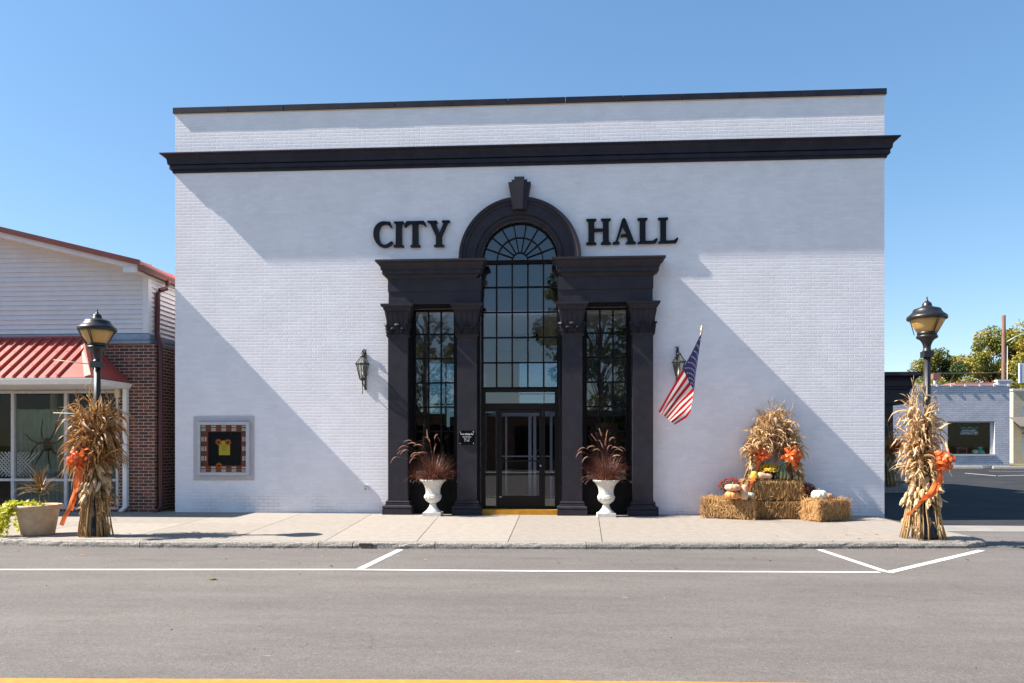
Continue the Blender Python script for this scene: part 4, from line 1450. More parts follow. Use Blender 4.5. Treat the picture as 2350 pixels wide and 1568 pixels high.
# ------------------------------------------------------------------ street lamps
def street_lamp(label, x, y, top, arm, broken=False):
    t = thing('street_lamp', label, 'street lamp', (x, y, 0), 0, 'black street lamps on the pavement')
    z = lambda q: top - (q - 25) * .000723
    rr = .000723
    po = MB()
    po.lathe([(.15, 0), (.15, .05), (.135, .08), (.125, .28), (.11, .36), (.09, .40), (.085, .8)], 20)
    zc = z(1215)
    fl_ = lambda a, q: 1 + .06 * math.cos(a * 10)
    po.lathe([(.058, .78), (.052, 1.6), (.047, zc)], 40, rib=fl_)
    po.lathe([(.052, zc - .02), (.066, zc - .01), (.066, zc + .012), (.054, zc + .018), (.054, z(1130)), (.060, z(1080)), (.080, z(1010)), (.108, z(965)), (.142, z(940)), (.150, z(925)), (.152, z(905)), (.146, z(885)), (.125, z(872)), (.09, z(870))], 32)
    po.build('post', M['lamp_black'], t)
    MB().lathe([(r * rr, z(q)) for r, q in ((185, 872), (192, 860), (192, 815), (180, 805))], 32).build('globe_ring', M['lamp_black'], t)
    MB().lathe([(r * rr, z(q)) for r, q in ((190, 812), (250, 715), (300, 630), (345, 540))], 40).build('lamp_glass', M['amber'], t)
    hd_ = MB()
    hd_.lathe([(r * rr, z(q)) for r, q in ((340, 538), (385, 538), (394, 525), (396, 495), (385, 468), (350, 440), (315, 410), (290, 380), (272, 345), (262, 322), (245, 312), (200, 298), (150, 282), (112, 264), (98, 250), (90, 210), (80, 186), (55, 165), (34, 152), (30, 140), (22, 128), (24, 118), (12, 108), (10, 92), (20, 85), (18, 75), (8, 66), (6, 40), (1, 25))], 40)
    hd_.build('lamp_hood', M['lamp_black'], t)
    for k in range(4):
        a = R(8 + 90 * k) - pi / 2
        st_ = MB()
        for da in (-.055, .055):
            if broken and k == 3:
                continue
            d0 = Vector((math.cos(a + da), math.sin(a + da), 0))
            d1 = Vector((math.cos(a + da * .5), math.sin(a + da * .5), 0))
            st_.bar(d0 * 392 * rr + Vector((0, 0, z(535))), d1 * 205 * rr + Vector((0, 0, z(850))), .009, .009)
        if broken and k == 3:
            d0 = Vector((math.cos(a), math.sin(a), 0))
            st_.bar(d0 * 392 * rr + Vector((0, 0, z(535))), d0 * 285 * rr + Vector((0, 0, z(880))), .009, .009)
        st_.build('lamp_strut', M['lamp_black'], t)
    ar = MB()
    za = z(1290)
    ar.box(-.07, .07, -.07, .07, za - .04, za + .05)
    ar.build('arm_clamp', M['lamp_black'], t)
    MB().tube([(0, -.05, za), (arm[0], arm[1], za + arm[2])], .008, 8).build('banner_arm', M['arm_tan'], t)
    MB().tube([(0, -.05, 1.93), (arm[0] * 1.0, arm[1], 1.95)], .008, 8).build('banner_arm', M['arm_tan'], t)
    return t


street_lamp('black lantern head street lamp in front of the red awning', -6.53, -4.20, 3.63, (-.62, -.15, .07))
street_lamp('black lantern head street lamp by the side street corner against sky', 6.47, -3.80, 3.75, (.30, .25, .10), broken=True)

# ------------------------------------------------------------------ corn stalks, ribbons
def rv(r, a=1.0):
    return Vector((r.uniform(-a, a), r.uniform(-a, a), r.uniform(-a, a)))


def corn_leaf(mb, r, p, d, L, wd, droop, curl=0.0, rough=.20):
    n = 9
    pts, ws = [p.copy()], [wd * .5]
    d = d.normalized()
    q = p.copy()
    side0 = d.cross(Vector((r.uniform(-1, 1), r.uniform(-1, 1), .2)))
    ax = rv(r).normalized()
    for i in range(1, n + 1):
        t = i / n
        d = (d + Vector((0, 0, -droop * (.5 + t) / n * 2.0)) + ax * curl * (.3 + t) / n * 1.6 + rv(r, rough)).normalized()
        q = q + d * L / n
        q.z = max(q.z, .004) if mb is not None else q.z
        pts.append(q.copy())
        ws.append(wd * (1 + r.uniform(-.25, .25)) * max(.05, math.sin(pi * min(1, .25 + t * .75))))
    tw = r.uniform(-3.0, 3.0)
    sides = []
    for i in range(n + 1):
        sides.append(Matrix.Rotation(tw * i / n + r.uniform(-.3, .3), 3, d) @ side0)
    mb.ribbon(pts, ws, sides, cup=r.uniform(.10, .38))


def corn_bundle(name, label, cat_group, spine, seed, leafmat, nst=46, nlf=520, r_top=.30, r_neck=.19, r_bot=.26, neck=.5, husks=34, leaf_from=.36, upfan=.5, tassels=10, density_low=.10, leafL=(.22, .52), spread=1.0):
    r = random.Random(seed)
    t = thing(name, label, 'corn stalks', spine[0], 0, cat_group)
    P0 = Vector(spine[0])
    S = [Vector(p) - P0 for p in spine]
    ln = [0]
    for a, b in zip(S, S[1:]):
        ln.append(ln[-1] + (b - a).length)
    T_ = ln[-1]

    def at(u):
        d = u * T_
        for i in range(len(S) - 1):
            if d <= ln[i + 1] + 1e-6 or i == len(S) - 2:
                k = (d - ln[i]) / (ln[i + 1] - ln[i])
                return S[i].lerp(S[i + 1], k)

    def rad(u):
        if u < neck:
            k = u / neck
            return r_bot + (r_neck - r_bot) * (k ** .8)
        k = (u - neck) / (1 - neck)
        return r_neck + (r_top - r_neck) * k
    st = MB()
    stalks = []
    for i in range(nst):
        a = r.uniform(0, 2 * pi)
        f = math.sqrt(r.uniform(.10, 1))
        a2 = a + r.uniform(-.5, .5)
        top = r.uniform(.62, 1.0)
        pts = []
        for k in range(9):
            u = top * k / 8
            rr = rad(u) * f * (1 if u < neck else .85)
            aa = a + (a2 - a) * u
            p = at(u) + Vector((math.cos(aa), math.sin(aa), 0)) * rr + rv(r, .008)
            if k == 0:
                p.z = .006
            pts.append(p)
        w0 = r.uniform(.008, .0145)
        st.tube(pts, [w0 * (1 - .55 * k / 8) for k in range(9)], 5)
        for k in (1, 2, 3, 4):
            st.tube([pts[k] - (pts[k + 1] - pts[k]).normalized() * .006, pts[k] + (pts[k + 1] - pts[k]).normalized() * .006], w0 * 1.25, 5)
        stalks.append((pts, top))
    st.build('stalks', M['corn_stalk'], t)
    lf = MB()
    for i in range(nlf):
        pts, top = stalks[r.randrange(nst)]
        u = leaf_from + (top - leaf_from) * r.random() ** .9 if r.random() > density_low else r.uniform(.05, leaf_from)
        f = min(7.999, u / top * 8)
        k = int(f)
        p = pts[k].lerp(pts[k + 1], f - k)
        axis = at(u)
        o = Vector((p.x - axis.x, p.y - axis.y, 0))
        o = o.normalized() if o.length > 1e-4 else Vector((1, 0, 0))
        o = (o + rv(r, .8) * Vector((1, 1, 0)).length * .5)
        o.z = 0
        kind = r.random()
        L = r.uniform(*leafL)
        wd = r.uniform(.020, .050)
        if u < leaf_from or kind < .30:          # limp, hanging close to the bundle
            corn_leaf(lf, r, p, o * .5 + Vector((0, 0, r.uniform(-.5, .8))), L * .5, wd, r.uniform(1.2, 2.4), r.uniform(.2, 1.2))
        elif kind < .75:                          # arching over
            corn_leaf(lf, r, p, o * r.uniform(.3, .9) * spread + Vector((0, 0, r.uniform(.6, 1.2))), L, wd, r.uniform(.9, 2.2), r.uniform(.2, 1.4))
        else:                                     # still upright along the stalk
            corn_leaf(lf, r, p, o * r.uniform(.1, .5) * spread + Vector((0, 0, 1)), L * .8, wd * .8, r.uniform(.1, .7), r.uniform(.2, .8))
    for i in range(int(nlf * .06)):
        pts, top = stalks[r.randrange(nst)]
        o = rv(r)
        o.z = 0
        corn_leaf(lf, r, pts[-1], o * upfan + Vector((0, 0, 1)), r.uniform(.16, .34), r.uniform(.014, .03), r.uniform(.0, .6), .4)
    lf.build('leaves', leafmat, t)
    if husks:
        hk = MB()
        for i in range(husks):
            u = neck * r.uniform(.55, .98)
            a = r.uniform(-pi, 0) if r.random() < .75 else r.uniform(0, pi)
            o = Vector((math.cos(a), math.sin(a), 0))
            c = at(u) + o * rad(u) * r.uniform(.9, 1.1)
            ax = (Vector((0, 0, -1)) + o * r.uniform(.1, .7) + rv(r, .3)).normalized()
            q = ax.to_track_quat('Z', 'Y').to_matrix()
            L = r.uniform(.12, .19)
            w_ = r.uniform(.022, .034)
            hk.lathe([(w_ * .35, 0), (w_ * .85, L * .2), (w_, L * .45), (w_ * .8, L * .72), (w_ * .3, L)], 8, c, axis=q, rib=lambda a, z: 1 + .12 * math.cos(a * 4))
            for k in range(3):
                corn_leaf(hk, r, c, ax + rv(r, .5), r.uniform(.10, .2), r.uniform(.03, .05), .2, .6)
        hk.build('husks', M['husk'], t)
    if tassels:
        ts = MB()
        for i in range(tassels):
            pts, top = stalks[r.randrange(nst)]
            p = pts[-1]
            o = rv(r)
            o.z = 0
            d = (o * .45 + Vector((0, 0, 1))).normalized()
            L = r.uniform(.2, .38)
            ts.tube([p, p + d * L * .6], [.005, .004], 4)
            for k in range(6):
                q = p + d * L * (.45 + .1 * k)
                e = (d + rv(r, .45)).normalized()
                ts.tube([q, q + e * .06, q + e * .12 - Vector((0, 0, .008))], [.0045, .004, .002], 4)
        ts.build('tassels', M['corn_stalk'], t)
    return t


def bow(label, loc, seed, size=.19, face=(0, -1, .1), tails=(), loops=38, group='orange ribbon bows'):
    r = random.Random(seed)
    t = thing('ribbon_bow', label, 'bow', loc, 0, group)
    f = Vector(face).normalized()
    u0 = f.cross(Vector((0, 0, 1))).normalized()
    v0 = u0.cross(f)
    lp = MB()
    for i in range(loops):
        a = 2 * pi * (i * .382) + r.uniform(-.3, .3)
        el = r.uniform(.05, 1.45)
        d = ((u0 * math.cos(a) + v0 * math.sin(a)) * math.cos(el) + f * math.sin(el)).normalized()
        L = size * r.uniform(.55, 1.05)
        s_ = d.cross(f if abs(d.dot(f)) < .9 else u0).normalized()
        s_ = (Matrix.Rotation(r.uniform(-.9, .9), 3, d) @ s_)
        b = d.cross(s_).normalized()
        pts = []
        for k in range(11):
            a_ = pi * (k / 10 * 2 - 1)
            pts.append(d * L * (.5 + .5 * math.cos(a_)) + b * L * .27 * math.sin(a_) * (1 - .35 * math.cos(a_)) * (1 if k not in (0, 10) else 0))
        lp.ribbon(pts, [.022] + [.046] * 9 + [.022], s_, cup=.04)
    lp.build('bow_loops', M['orange_ribbon'], t)
    for pts in tails:
        tl = MB()
        P = [Vector(p) for p in pts]
        fine = []
        for i in range(len(P) - 1):
            for k in range(5):
                q = P[i].lerp(P[i + 1], k / 5)
                q.y += .012 * math.sin((i * 5 + k) * 1.3)
                fine.append(q)
        fine.append(P[-1])
        n = len(fine)
        sides = [Vector((math.cos(.5 * math.sin(i * .8)), .5 * math.sin(i * .6), .15)) for i in range(n)]
        tl.ribbon(fine, [.03 + .032 * min(1, i / 4) for i in range(n)], sides, cup=.10)
        tl.build('bow_tail', M['orange_ribbon'], t)
    return t


corn_bundle('corn_shock', 'tall brown corn stalk bundle tied round the street lamp by the red awning', 'corn stalk bundles', [(-6.54, -4.22, .0), (-6.54, -4.22, 1.2), (-6.56, -4.22, 2.16)], 3, M['corn_brown'], r_top=.33, r_neck=.14, r_bot=.26, neck=.55, nlf=760, nst=58, spread=1.4, husks=30, leafL=(.26, .66), leaf_from=.52, density_low=.08)
bow('orange ribbon bow on the corn stalks in front of the curtained shop window', (-6.52, -4.64, 1.22), 5, size=.215, tails=[[(0, 0, -.05), (.03, -.03, -.30), (-.07, -.02, -.55), (-.13, -.02, -.78)], [(.0, -.02, -.05), (-.06, -.03, -.42), (-.12, -.06, -.70), (-.24, -.08, -1.0)]])
corn_bundle('corn_shock', 'pale sunlit corn stalk bundle tied round the street lamp by the side street', 'corn stalk bundles', [(6.40, -3.80, .0), (6.40, -3.80, 1.2), (6.36, -3.80, 2.20)], 11, M['corn_pale'], r_top=.20, r_neck=.15, r_bot=.33, neck=.50, nst=58, nlf=640, leaf_from=.44, leafL=(.18, .44), husks=54, density_low=.08)
bow('orange ribbon bow on the corn stalks at the side street corner', (6.49, -4.16, 1.21), 6, size=.21, face=(.25, -1, .1), tails=[[(0, 0, -.05), (.0, -.03, -.30), (-.14, -.03, -.52), (-.33, -.04, -.60)], [(-.02, 0, -.05), (-.06, -.03, -.30), (-.20, -.03, -.52), (-.50, -.04, -.82)]])
corn_bundle('corn_shock', 'shaded corn stalk bundle against the black drive through column', 'corn stalk bundles', [(11.80, 9.55, .1), (11.70, 9.6, 1.2), (11.60, 9.6, 2.2)], 17, M['corn_brown'], r_top=.34, r_neck=.22, r_bot=.38, nst=44, nlf=320, husks=12, tassels=6)
bow('orange ribbon bow on the shaded stalks at the black column', (11.78, 9.22, 1.44), 9, size=.30)
# two shocks leaning together behind the straw bales
corn_bundle('corn_shock', 'corn stalk bundle leaning right behind the pumpkins, left half of the arch', 'leaning corn bundles over the straw bales', [(4.52, -.42, .0), (4.72, -.40, .9), (4.86, -.34, 1.36), (5.24, -.22, 2.05)], 23, M['corn_pale'], r_top=.30, r_neck=.12, r_bot=.24, neck=.56, nst=36, nlf=760, husks=24, tassels=14, upfan=.8, leafL=(.20, .44), spread=.85, leaf_from=.56)
corn_bundle('corn_shock', 'corn stalk bundle leaning left over the straw bales, right half of the arch', 'leaning corn bundles over the straw bales', [(5.68, -.42, .0), (5.53, -.40, .9), (5.42, -.32, 1.36), (5.24, -.20, 2.10)], 29, M['corn_pale'], r_top=.28, r_neck=.115, r_bot=.22, neck=.56, nst=34, nlf=680, husks=20, tassels=12, upfan=.8, leafL=(.20, .44), spread=.85, leaf_from=.56)
bow('orange bow on the left leaning corn bundle above the yellow squash', (4.80, -.66, 1.24), 31, size=.225, tails=[[(0, 0, -.05), (-.05, -.02, -.2), (-.12, -.02, -.34)], [(-.02, 0, -.05), (-.10, -.06, -.3), (-.20, -.22, -.46), (-.31, -.30, -.66)]])
bow('orange bow on the right leaning corn bundle above the striped gourd', (5.42, -.64, 1.25), 32, size=.225, tails=[[(0, 0, -.05), (.05, -.02, -.18), (.09, -.02, -.30)], [(0, 0, -.05), (-.08, -.02, -.15), (-.16, -.02, -.27)]])


# ------------------------------------------------------------------ straw bales
def bale(label, loc, rz, L, W, H, seed, n=1900):
    r = random.Random(seed)
    t = thing('straw_bale', label, 'straw bale', loc, rz, 'straw bales by the wall')
    core = MB()
    nx, ny, nz = int(L / .02), int(W / .03), int(H / .04)

    def face(o, e1, e2, n1, n2, nn):
        o, e1, e2, nn = Vector(o), Vector(e1), Vector(e2), Vector(nn)
        vs = []
        for i in range(n1 + 1):
            for j in range(n2 + 1):
                p = o + e1 * i / n1 + e2 * j / n2
                c = Vector((abs(p.x) / (L / 2), abs(p.y) / (W / 2), abs(p.z - H / 2) / (H / 2)))
                edge = sorted(c)[1]
                rnd_ = -.028 * max(0, (edge - .86) / .14) ** 2
                q = p.copy()
                groove = .017 * math.sin(p.x * 2 * pi / .052 + 2 * noise.noise(p * 3)) if abs(nn.x) < .5 else .006 * math.sin(p.y * 90)
                q += nn * (groove + .014 * noise.noise(p * 9 + Vector((seed, 0, 0))) + .02 * noise.noise(p * 3.1 + Vector((0, seed, 0))))
                ctr = Vector((0, 0, H / 2))
                q += (ctr - q).normalized() * -rnd_
                q.z = max(.002, q.z)
                vs.append(q)
        fs = [(i * (n2 + 1) + j, (i + 1) * (n2 + 1) + j, (i + 1) * (n2 + 1) + j + 1, i * (n2 + 1) + j + 1) for i in range(n1) for j in range(n2)]
        core.add(vs, fs, 0, True)
    l, w_ = L / 2, W / 2
    face((-l, -w_, 0), (L, 0, 0), (0, 0, H), nx, nz, (0, -1, 0))
    face((-l, w_, 0), (L, 0, 0), (0, 0, H), nx, nz, (0, 1, 0))
    face((-l, -w_, 0), (0, W, 0), (0, 0, H), ny, nz, (-1, 0, 0))
    face((l, -w_, 0), (0, W, 0), (0, 0, H), ny, nz, (1, 0, 0))
    face((-l, -w_, H), (L, 0, 0), (0, W, 0), nx, ny, (0, 0, 1))
    core.build('packed_straw', M['straw_core'], t)
    sb = MB()
    for i in range(n):
        f = r.choice((0, 0, 0, 1, 1, 2, 2))
        if f == 0:
            p = Vector((r.uniform(-l, l), -w_ - .008, r.uniform(.01, H)))
            nn = Vector((0, -1, 0))
        elif f == 1:
            s = r.choice((-1, 1))
            p = Vector((s * (l + .008), r.uniform(-w_, w_), r.uniform(.01, H)))
            nn = Vector((s, 0, 0))
        else:
            p = Vector((r.uniform(-l, l), r.uniform(-w_, w_), H + .006))
            nn = Vector((0, 0, 1))
        d = rv(r)
        if f == 0:
            d.z *= 3.2
        if r.random() < .25:
            p = Vector((r.choice((-l, l)) * r.uniform(.97, 1.02), r.choice((-w_, w_ * .4)), r.uniform(0, H)))
        d = (d - nn * d.dot(nn)) + nn * r.uniform(.0, .55)
        d.normalize()
        Ln = r.uniform(.05, .13)
        q = p + d * Ln
        q.z = max(.004, q.z)
        m_ = (p + q) / 2 + nn * r.uniform(0, .012)
        p.z = max(.004, p.z)
        m_.z = max(.004, m_.z)
        s_ = d.cross(nn + rv(r, .6))
        sb.ribbon([p, m_, q], [.0045, .005, .003], s_)
    sb.build('loose_straw', M['straw'], t)
    return t


def on_line(a, b):
    return math.atan2(b[1] - a[1], b[0] - a[0])


bale('straw bale lying angled at the left of the group with pumpkins stacked on it', (4.20, -.66, 0), on_line((3.66, -.40), (4.31, -1.30)) * .42, .98, .46, .40, 41)
bale('lower straw bale of the two stacked in the middle of the group', (5.02, -.55, 0), 0, 1.02, .60, .37, 42, n=700)
bale('upper straw bale of the middle stack carrying gourds and a yellow flower pot', (5.00, -.56, .372), .03, 1.08, .56, .39, 43, n=800)
bale('straw bale turned corner on at the right end with a white pumpkin', (5.93, -.98, 0), .50, .80, .46, .40, 44)
scat = MB()
r = random.Random(5)
for i in range(420):
    x, y = r.gauss(5.0, .75), -1.15 - abs(r.gauss(0, .22)) + .05 * math.sin(i)
    a = r.uniform(0, pi)
    d = Vector((math.cos(a), math.sin(a), 0)) * r.uniform(.02, .05)
    p = Vector((x, y, .005))
    scat.ribbon([p - d, p + d], [.004, .003], Vector((-d.y, d.x, 0)))
o = scat.build('scattered_straw', M['straw'])
o['kind'] = 'stuff'
tag(o, 'loose straw scattered on the pavement in front of the bales', 'straw')


# ------------------------------------------------------------------ pumpkins, gourds, pots of mums
def pumpkin(name, label, loc, r_, h, m, ribs=10, depth=.10, tilt=(0, 0), cat='pumpkin'):
    t = thing(name, label, cat, loc, rnd.uniform(0, 2), 'pumpkins and gourds on the bales')
    prof = []
    for i in range(15):
        a = -pi / 2 + pi * i / 14
        prof.append((max(.004, r_ * math.cos(a) ** .72), h / 2 + h / 2 * math.sin(a) - (.12 * h * math.exp(-(math.cos(a) / .25) ** 2) * (1 if math.sin(a) > 0 else -.3))))
    rot = Matrix.Rotation(tilt[0], 3, 'X') @ Matrix.Rotation(tilt[1], 3, 'Y')
    MB().lathe(prof, ribs * 6, rib=lambda a, z: 1 - depth * (1 - abs(math.cos(a * ribs / 2)) ** .55), axis=rot).build('pumpkin_flesh', m, t)
    s = MB()
    tp = rot @ Vector((0, 0, h * .90))
    s.tube([tp, tp + Vector((.004, 0, .02)), tp + Vector((.018, .004, .045))], [.016, .011, .012], 7)
    s.build('pumpkin_stem', M['stem'], t)
    return t


pumpkin('pumpkin', 'squat peach and grey pumpkin, upper one of the stack on the left bale', (4.185, -1.00, .553), .158, .145, M['pk_peach'], 10, .09)
pumpkin('pumpkin', 'bright orange ribbed pumpkin under the peach one on the left bale', (4.175, -.99, .395), .148, .17, M['pk_orange'], 10, .11)
pumpkin('pumpkin', 'small grey green pumpkin on the left bale against the middle stack', (4.53, -.82, .392), .115, .14, M['pk_grey'], 11, .10)
pumpkin('pumpkin', 'white ribbed pumpkin on the right bale', (5.80, -1.05, .392), .152, .20, M['pk_white'], 10, .10)
pumpkin('pumpkin', 'dull orange pumpkin partly behind the white one on the right bale', (6.03, -.86, .392), .095, .13, M['pk_red'], 9, .08)


def gourd(name, label, loc, prof, m, rot, cat, extra=None):
    t = thing(name, label, cat, loc, 0, 'pumpkins and gourds on the bales')
    MB().lathe(prof, 28, axis=rot).build('gourd_flesh', m, t)
    s = MB()
    tp = rot @ Vector((0, 0, prof[-1][1]))
    dd = rot @ Vector((0, 0, 1))
    s.tube([tp - dd * .005, tp + dd * .02], [.011, .009], 7)
    s.build('gourd_stem', M['stem'], t)
    return t


BN = [(.005, 0), (.045, .004), (.075, .035), (.082, .075), (.076, .115), (.064, .15), (.060, .20), (.061, .25), (.055, .275), (.03, .29), (.004, .292)]
gourd('butternut_squash', 'upright pale butternut squash beside the stacked pumpkins', (4.385, -1.03, .393), BN, M['butternut'], Matrix.Rotation(.06, 3, 'Y'), 'squash')
gourd('butternut_squash', 'pale butternut squash lying on top of the middle bale', (4.70, -.74, .845), BN, M['butternut'], Matrix.Rotation(R(90), 3, 'Y') @ Matrix.Rotation(.1, 3, 'X'), 'squash')
YS = [(.004, 0), (.04, .004), (.068, .04), (.072, .09), (.066, .135), (.045, .165), (.015, .175), (.004, .176)]
gourd('yellow_squash', 'bright yellow squash at the front left edge of the middle bale', (4.65, -.76, .762), YS, M['yellow_squash'], Matrix.Identity(3), 'squash')
gourd('yellow_squash', 'golden squash behind the bright yellow one on the middle bale', (4.76, -.60, .762), YS, M['pk_orange'], Matrix.Identity(3), 'squash')


def gourd_mat():
    m, n, l, p = nodes('striped_green_gourd')
    p.inputs['Roughness'].default_value = .4
    tc = n.new('ShaderNodeTexCoord')
    sp = n.new('ShaderNodeSeparateXYZ')
    l.new(tc.outputs['Object'], sp.inputs[0])
    at_ = n.new('ShaderNodeMath')
    at_.operation = 'ARCTAN2'
    l.new(sp.outputs[1], at_.inputs[0])
    l.new(sp.outputs[0], at_.inputs[1])
    no = n.new('ShaderNodeTexNoise')
    no.inputs['Scale'].default_value = 18
    l.new(tc.outputs['Object'], no.inputs['Vector'])
    mu = n.new('ShaderNodeMath')
    mu.operation = 'MULTIPLY_ADD'
    mu.inputs[1].default_value = 10
    l.new(at_.outputs[0], mu.inputs[0])
    m2 = n.new('ShaderNodeMath')
    m2.operation = 'MULTIPLY'
    m2.inputs[1].default_value = 5
    l.new(no.outputs[0], m2.inputs[0])
    l.new(m2.outputs[0], mu.inputs[2])
    si = n.new('ShaderNodeMath')
    si.operation = 'SINE'
    l.new(mu.outputs[0], si.inputs[0])
    rp = n.new('ShaderNodeValToRGB')
    rp.color_ramp.elements[0].color = (.055, .085, .03, 1)
    rp.color_ramp.elements[0].position = .45
    rp.color_ramp.elements[1].color = (.36, .38, .15, 1)
    rp.color_ramp.elements[1].position = .9
    l.new(si.outputs[0], rp.inputs[0])
    l.new(rp.outputs[0], p.inputs['Base Color'])
    return m


gg = thing('striped_gourd', 'green striped goose neck gourd on the middle bale below the right bow', 'gourd', (5.20, -.70, .760), 0, 'pumpkins and gourds on the bales')
sp_ = [(0, 0, .0), (0, 0, .03), (0, 0, .07), (0, 0, .12), (0, 0, .17), (.005, 0, .21), (.02, 0, .25), (.045, 0, .29), (.08, 0, .325), (.115, 0, .35), (.14, 0, .36)]
MB().tube(sp_, [.03, .09, .118, .125, .115, .09, .062, .046, .036, .030, .014], 24).build('gourd_flesh', gourd_mat(), gg)


def mum(label, loc, pot_r, pot_h, dome_r, dome_h, m, seed, n=260, foliage=True):
    r = random.Random(seed)
    t = thing('flower_pot', label, 'flower pot', loc, 0, 'potted mums on the bales')
    MB().lathe([(pot_r * .72, 0), (pot_r * .95, pot_h * .88), (pot_r * 1.05, pot_h * .88), (pot_r * 1.07, pot_h), (pot_r * .97, pot_h), (pot_r * .9, pot_h * .9)], 28).build('pot', M['black_pot'], t)
    gl = MB()
    fl_ = MB()
    c = Vector((0, 0, pot_h))
    for i in range(500):
        a, e = r.uniform(0, 2 * pi), math.asin(r.uniform(-.25, 1))
        k = r.uniform(.6, .97)
        p = c + Vector((math.cos(a) * math.cos(e) * dome_r, math.sin(a) * math.cos(e) * dome_r, math.sin(e) * dome_h)) * k
        d = rv(r).normalized() * .02
        s_ = d.cross(rv(r)).normalized()
        gl.ribbon([p - d, p, p + d], [.006, .018, .004], s_)
    gl.build('flower_foliage', M['green_leaf'], t)
    for i in range(n):
        a, e = r.uniform(0, 2 * pi), math.asin(r.uniform(-.05, 1))
        nrm = Vector((math.cos(a) * math.cos(e), math.sin(a) * math.cos(e), math.sin(e)))
        p = c + Vector((nrm.x * dome_r, nrm.y * dome_r, nrm.z * dome_h)) * r.uniform(.94, 1.05)
        nrm = (nrm + rv(r, .35)).normalized()
        u = nrm.cross(Vector((.3, .1, 1))).normalized()
        v = nrm.cross(u)
        R1 = r.uniform(.012, .018)
        for lay, (rr, hh) in enumerate(((1, .0), (.6, .005))):
            vs = [p + nrm * (.004 + hh)]
            for k in range(12):
                q = 2 * pi * k / 12
                w_ = R1 * rr * (1 if k % 2 == 0 else .62)
                vs.append(p + (u * math.cos(q) + v * math.sin(q)) * w_ + nrm * (hh + (.004 if lay else -.001)))
            fl_.add(vs, [(0, 1 + k, 1 + (k + 1) % 12) for k in range(12)])
    fl_.build('blooms', m, t)
    return t


mum('black pot of yellow mums in the middle under the corn arch', (4.97, -.64, .760), .125, .17, .205, .15, M['mum_yellow'], 51, n=480)
mum('black pot of dark red mums behind the stacked pumpkins', (4.30, -.37, .004), .14, .58, .27, .20, M['mum_red'], 52, n=420)
mum('black pot of dark red mums between the middle and right bales', (5.69, -.60, .004), .125, .53, .195, .17, M['mum_red'], 53, n=280)


# ------------------------------------------------------------------ urns with fountain grass
def urn(label, x, y):
    t = thing('urn', label, 'urn', (x, y, 0), 0, 'white urns by the entrance')
    b = MB()
    b.box(-.185, .185, -.185, .185, 0, .072)
    b.lathe([(.17, .070), (.165, .085), (.12, .125), (.078, .185), (.066, .235), (.070, .250), (.062, .262)], 40)
    b.build('urn_foot', M['urn'], t)
    rb = lambda a, z: 1
    MB().lathe([(.06, .258), (.10, .275), (.150, .315), (.174, .365), (.176, .405), (.162, .440), (.150, .450), (.153, .458), (.150, .468), (.148, .50), (.155, .56), (.178, .62), (.214, .675), (.245, .705), (.262, .715), (.266, .73), (.255, .742), (.235, .742), (.21, .70), (.19, .66)], 48).build('urn_bowl', M['urn'], t)
    sw_ = MB()
    for k in range(26):
        a = 2 * pi * k / 26
        sw_.lathe([(.0, -.013), (.016, -.008), (.018, .004), (.010, .012), (0, .014)], 7, (.256 * math.cos(a), .256 * math.sin(a), .734))
    for q in (-.5, .5, 0):
        # garland relief on the belly
        pts = []
        for i in range(9):
            a = -pi / 2 + q * 1.9 + (i - 4) * .10
            zz = .405 - .035 * math.sin(pi * i / 8)
            pts.append((.178 * math.cos(a), .178 * math.sin(a), zz))
        sw_.tube(pts, [.004, .009, .007, .011, .008, .011, .007, .009, .004], 6)
    sw_.build('urn_relief', M['urn'], t)
    MB().lathe([(.0, .69), (.19, .69), (.195, .685)], 24).build('urn_soil', M['soil'], t)
    return t


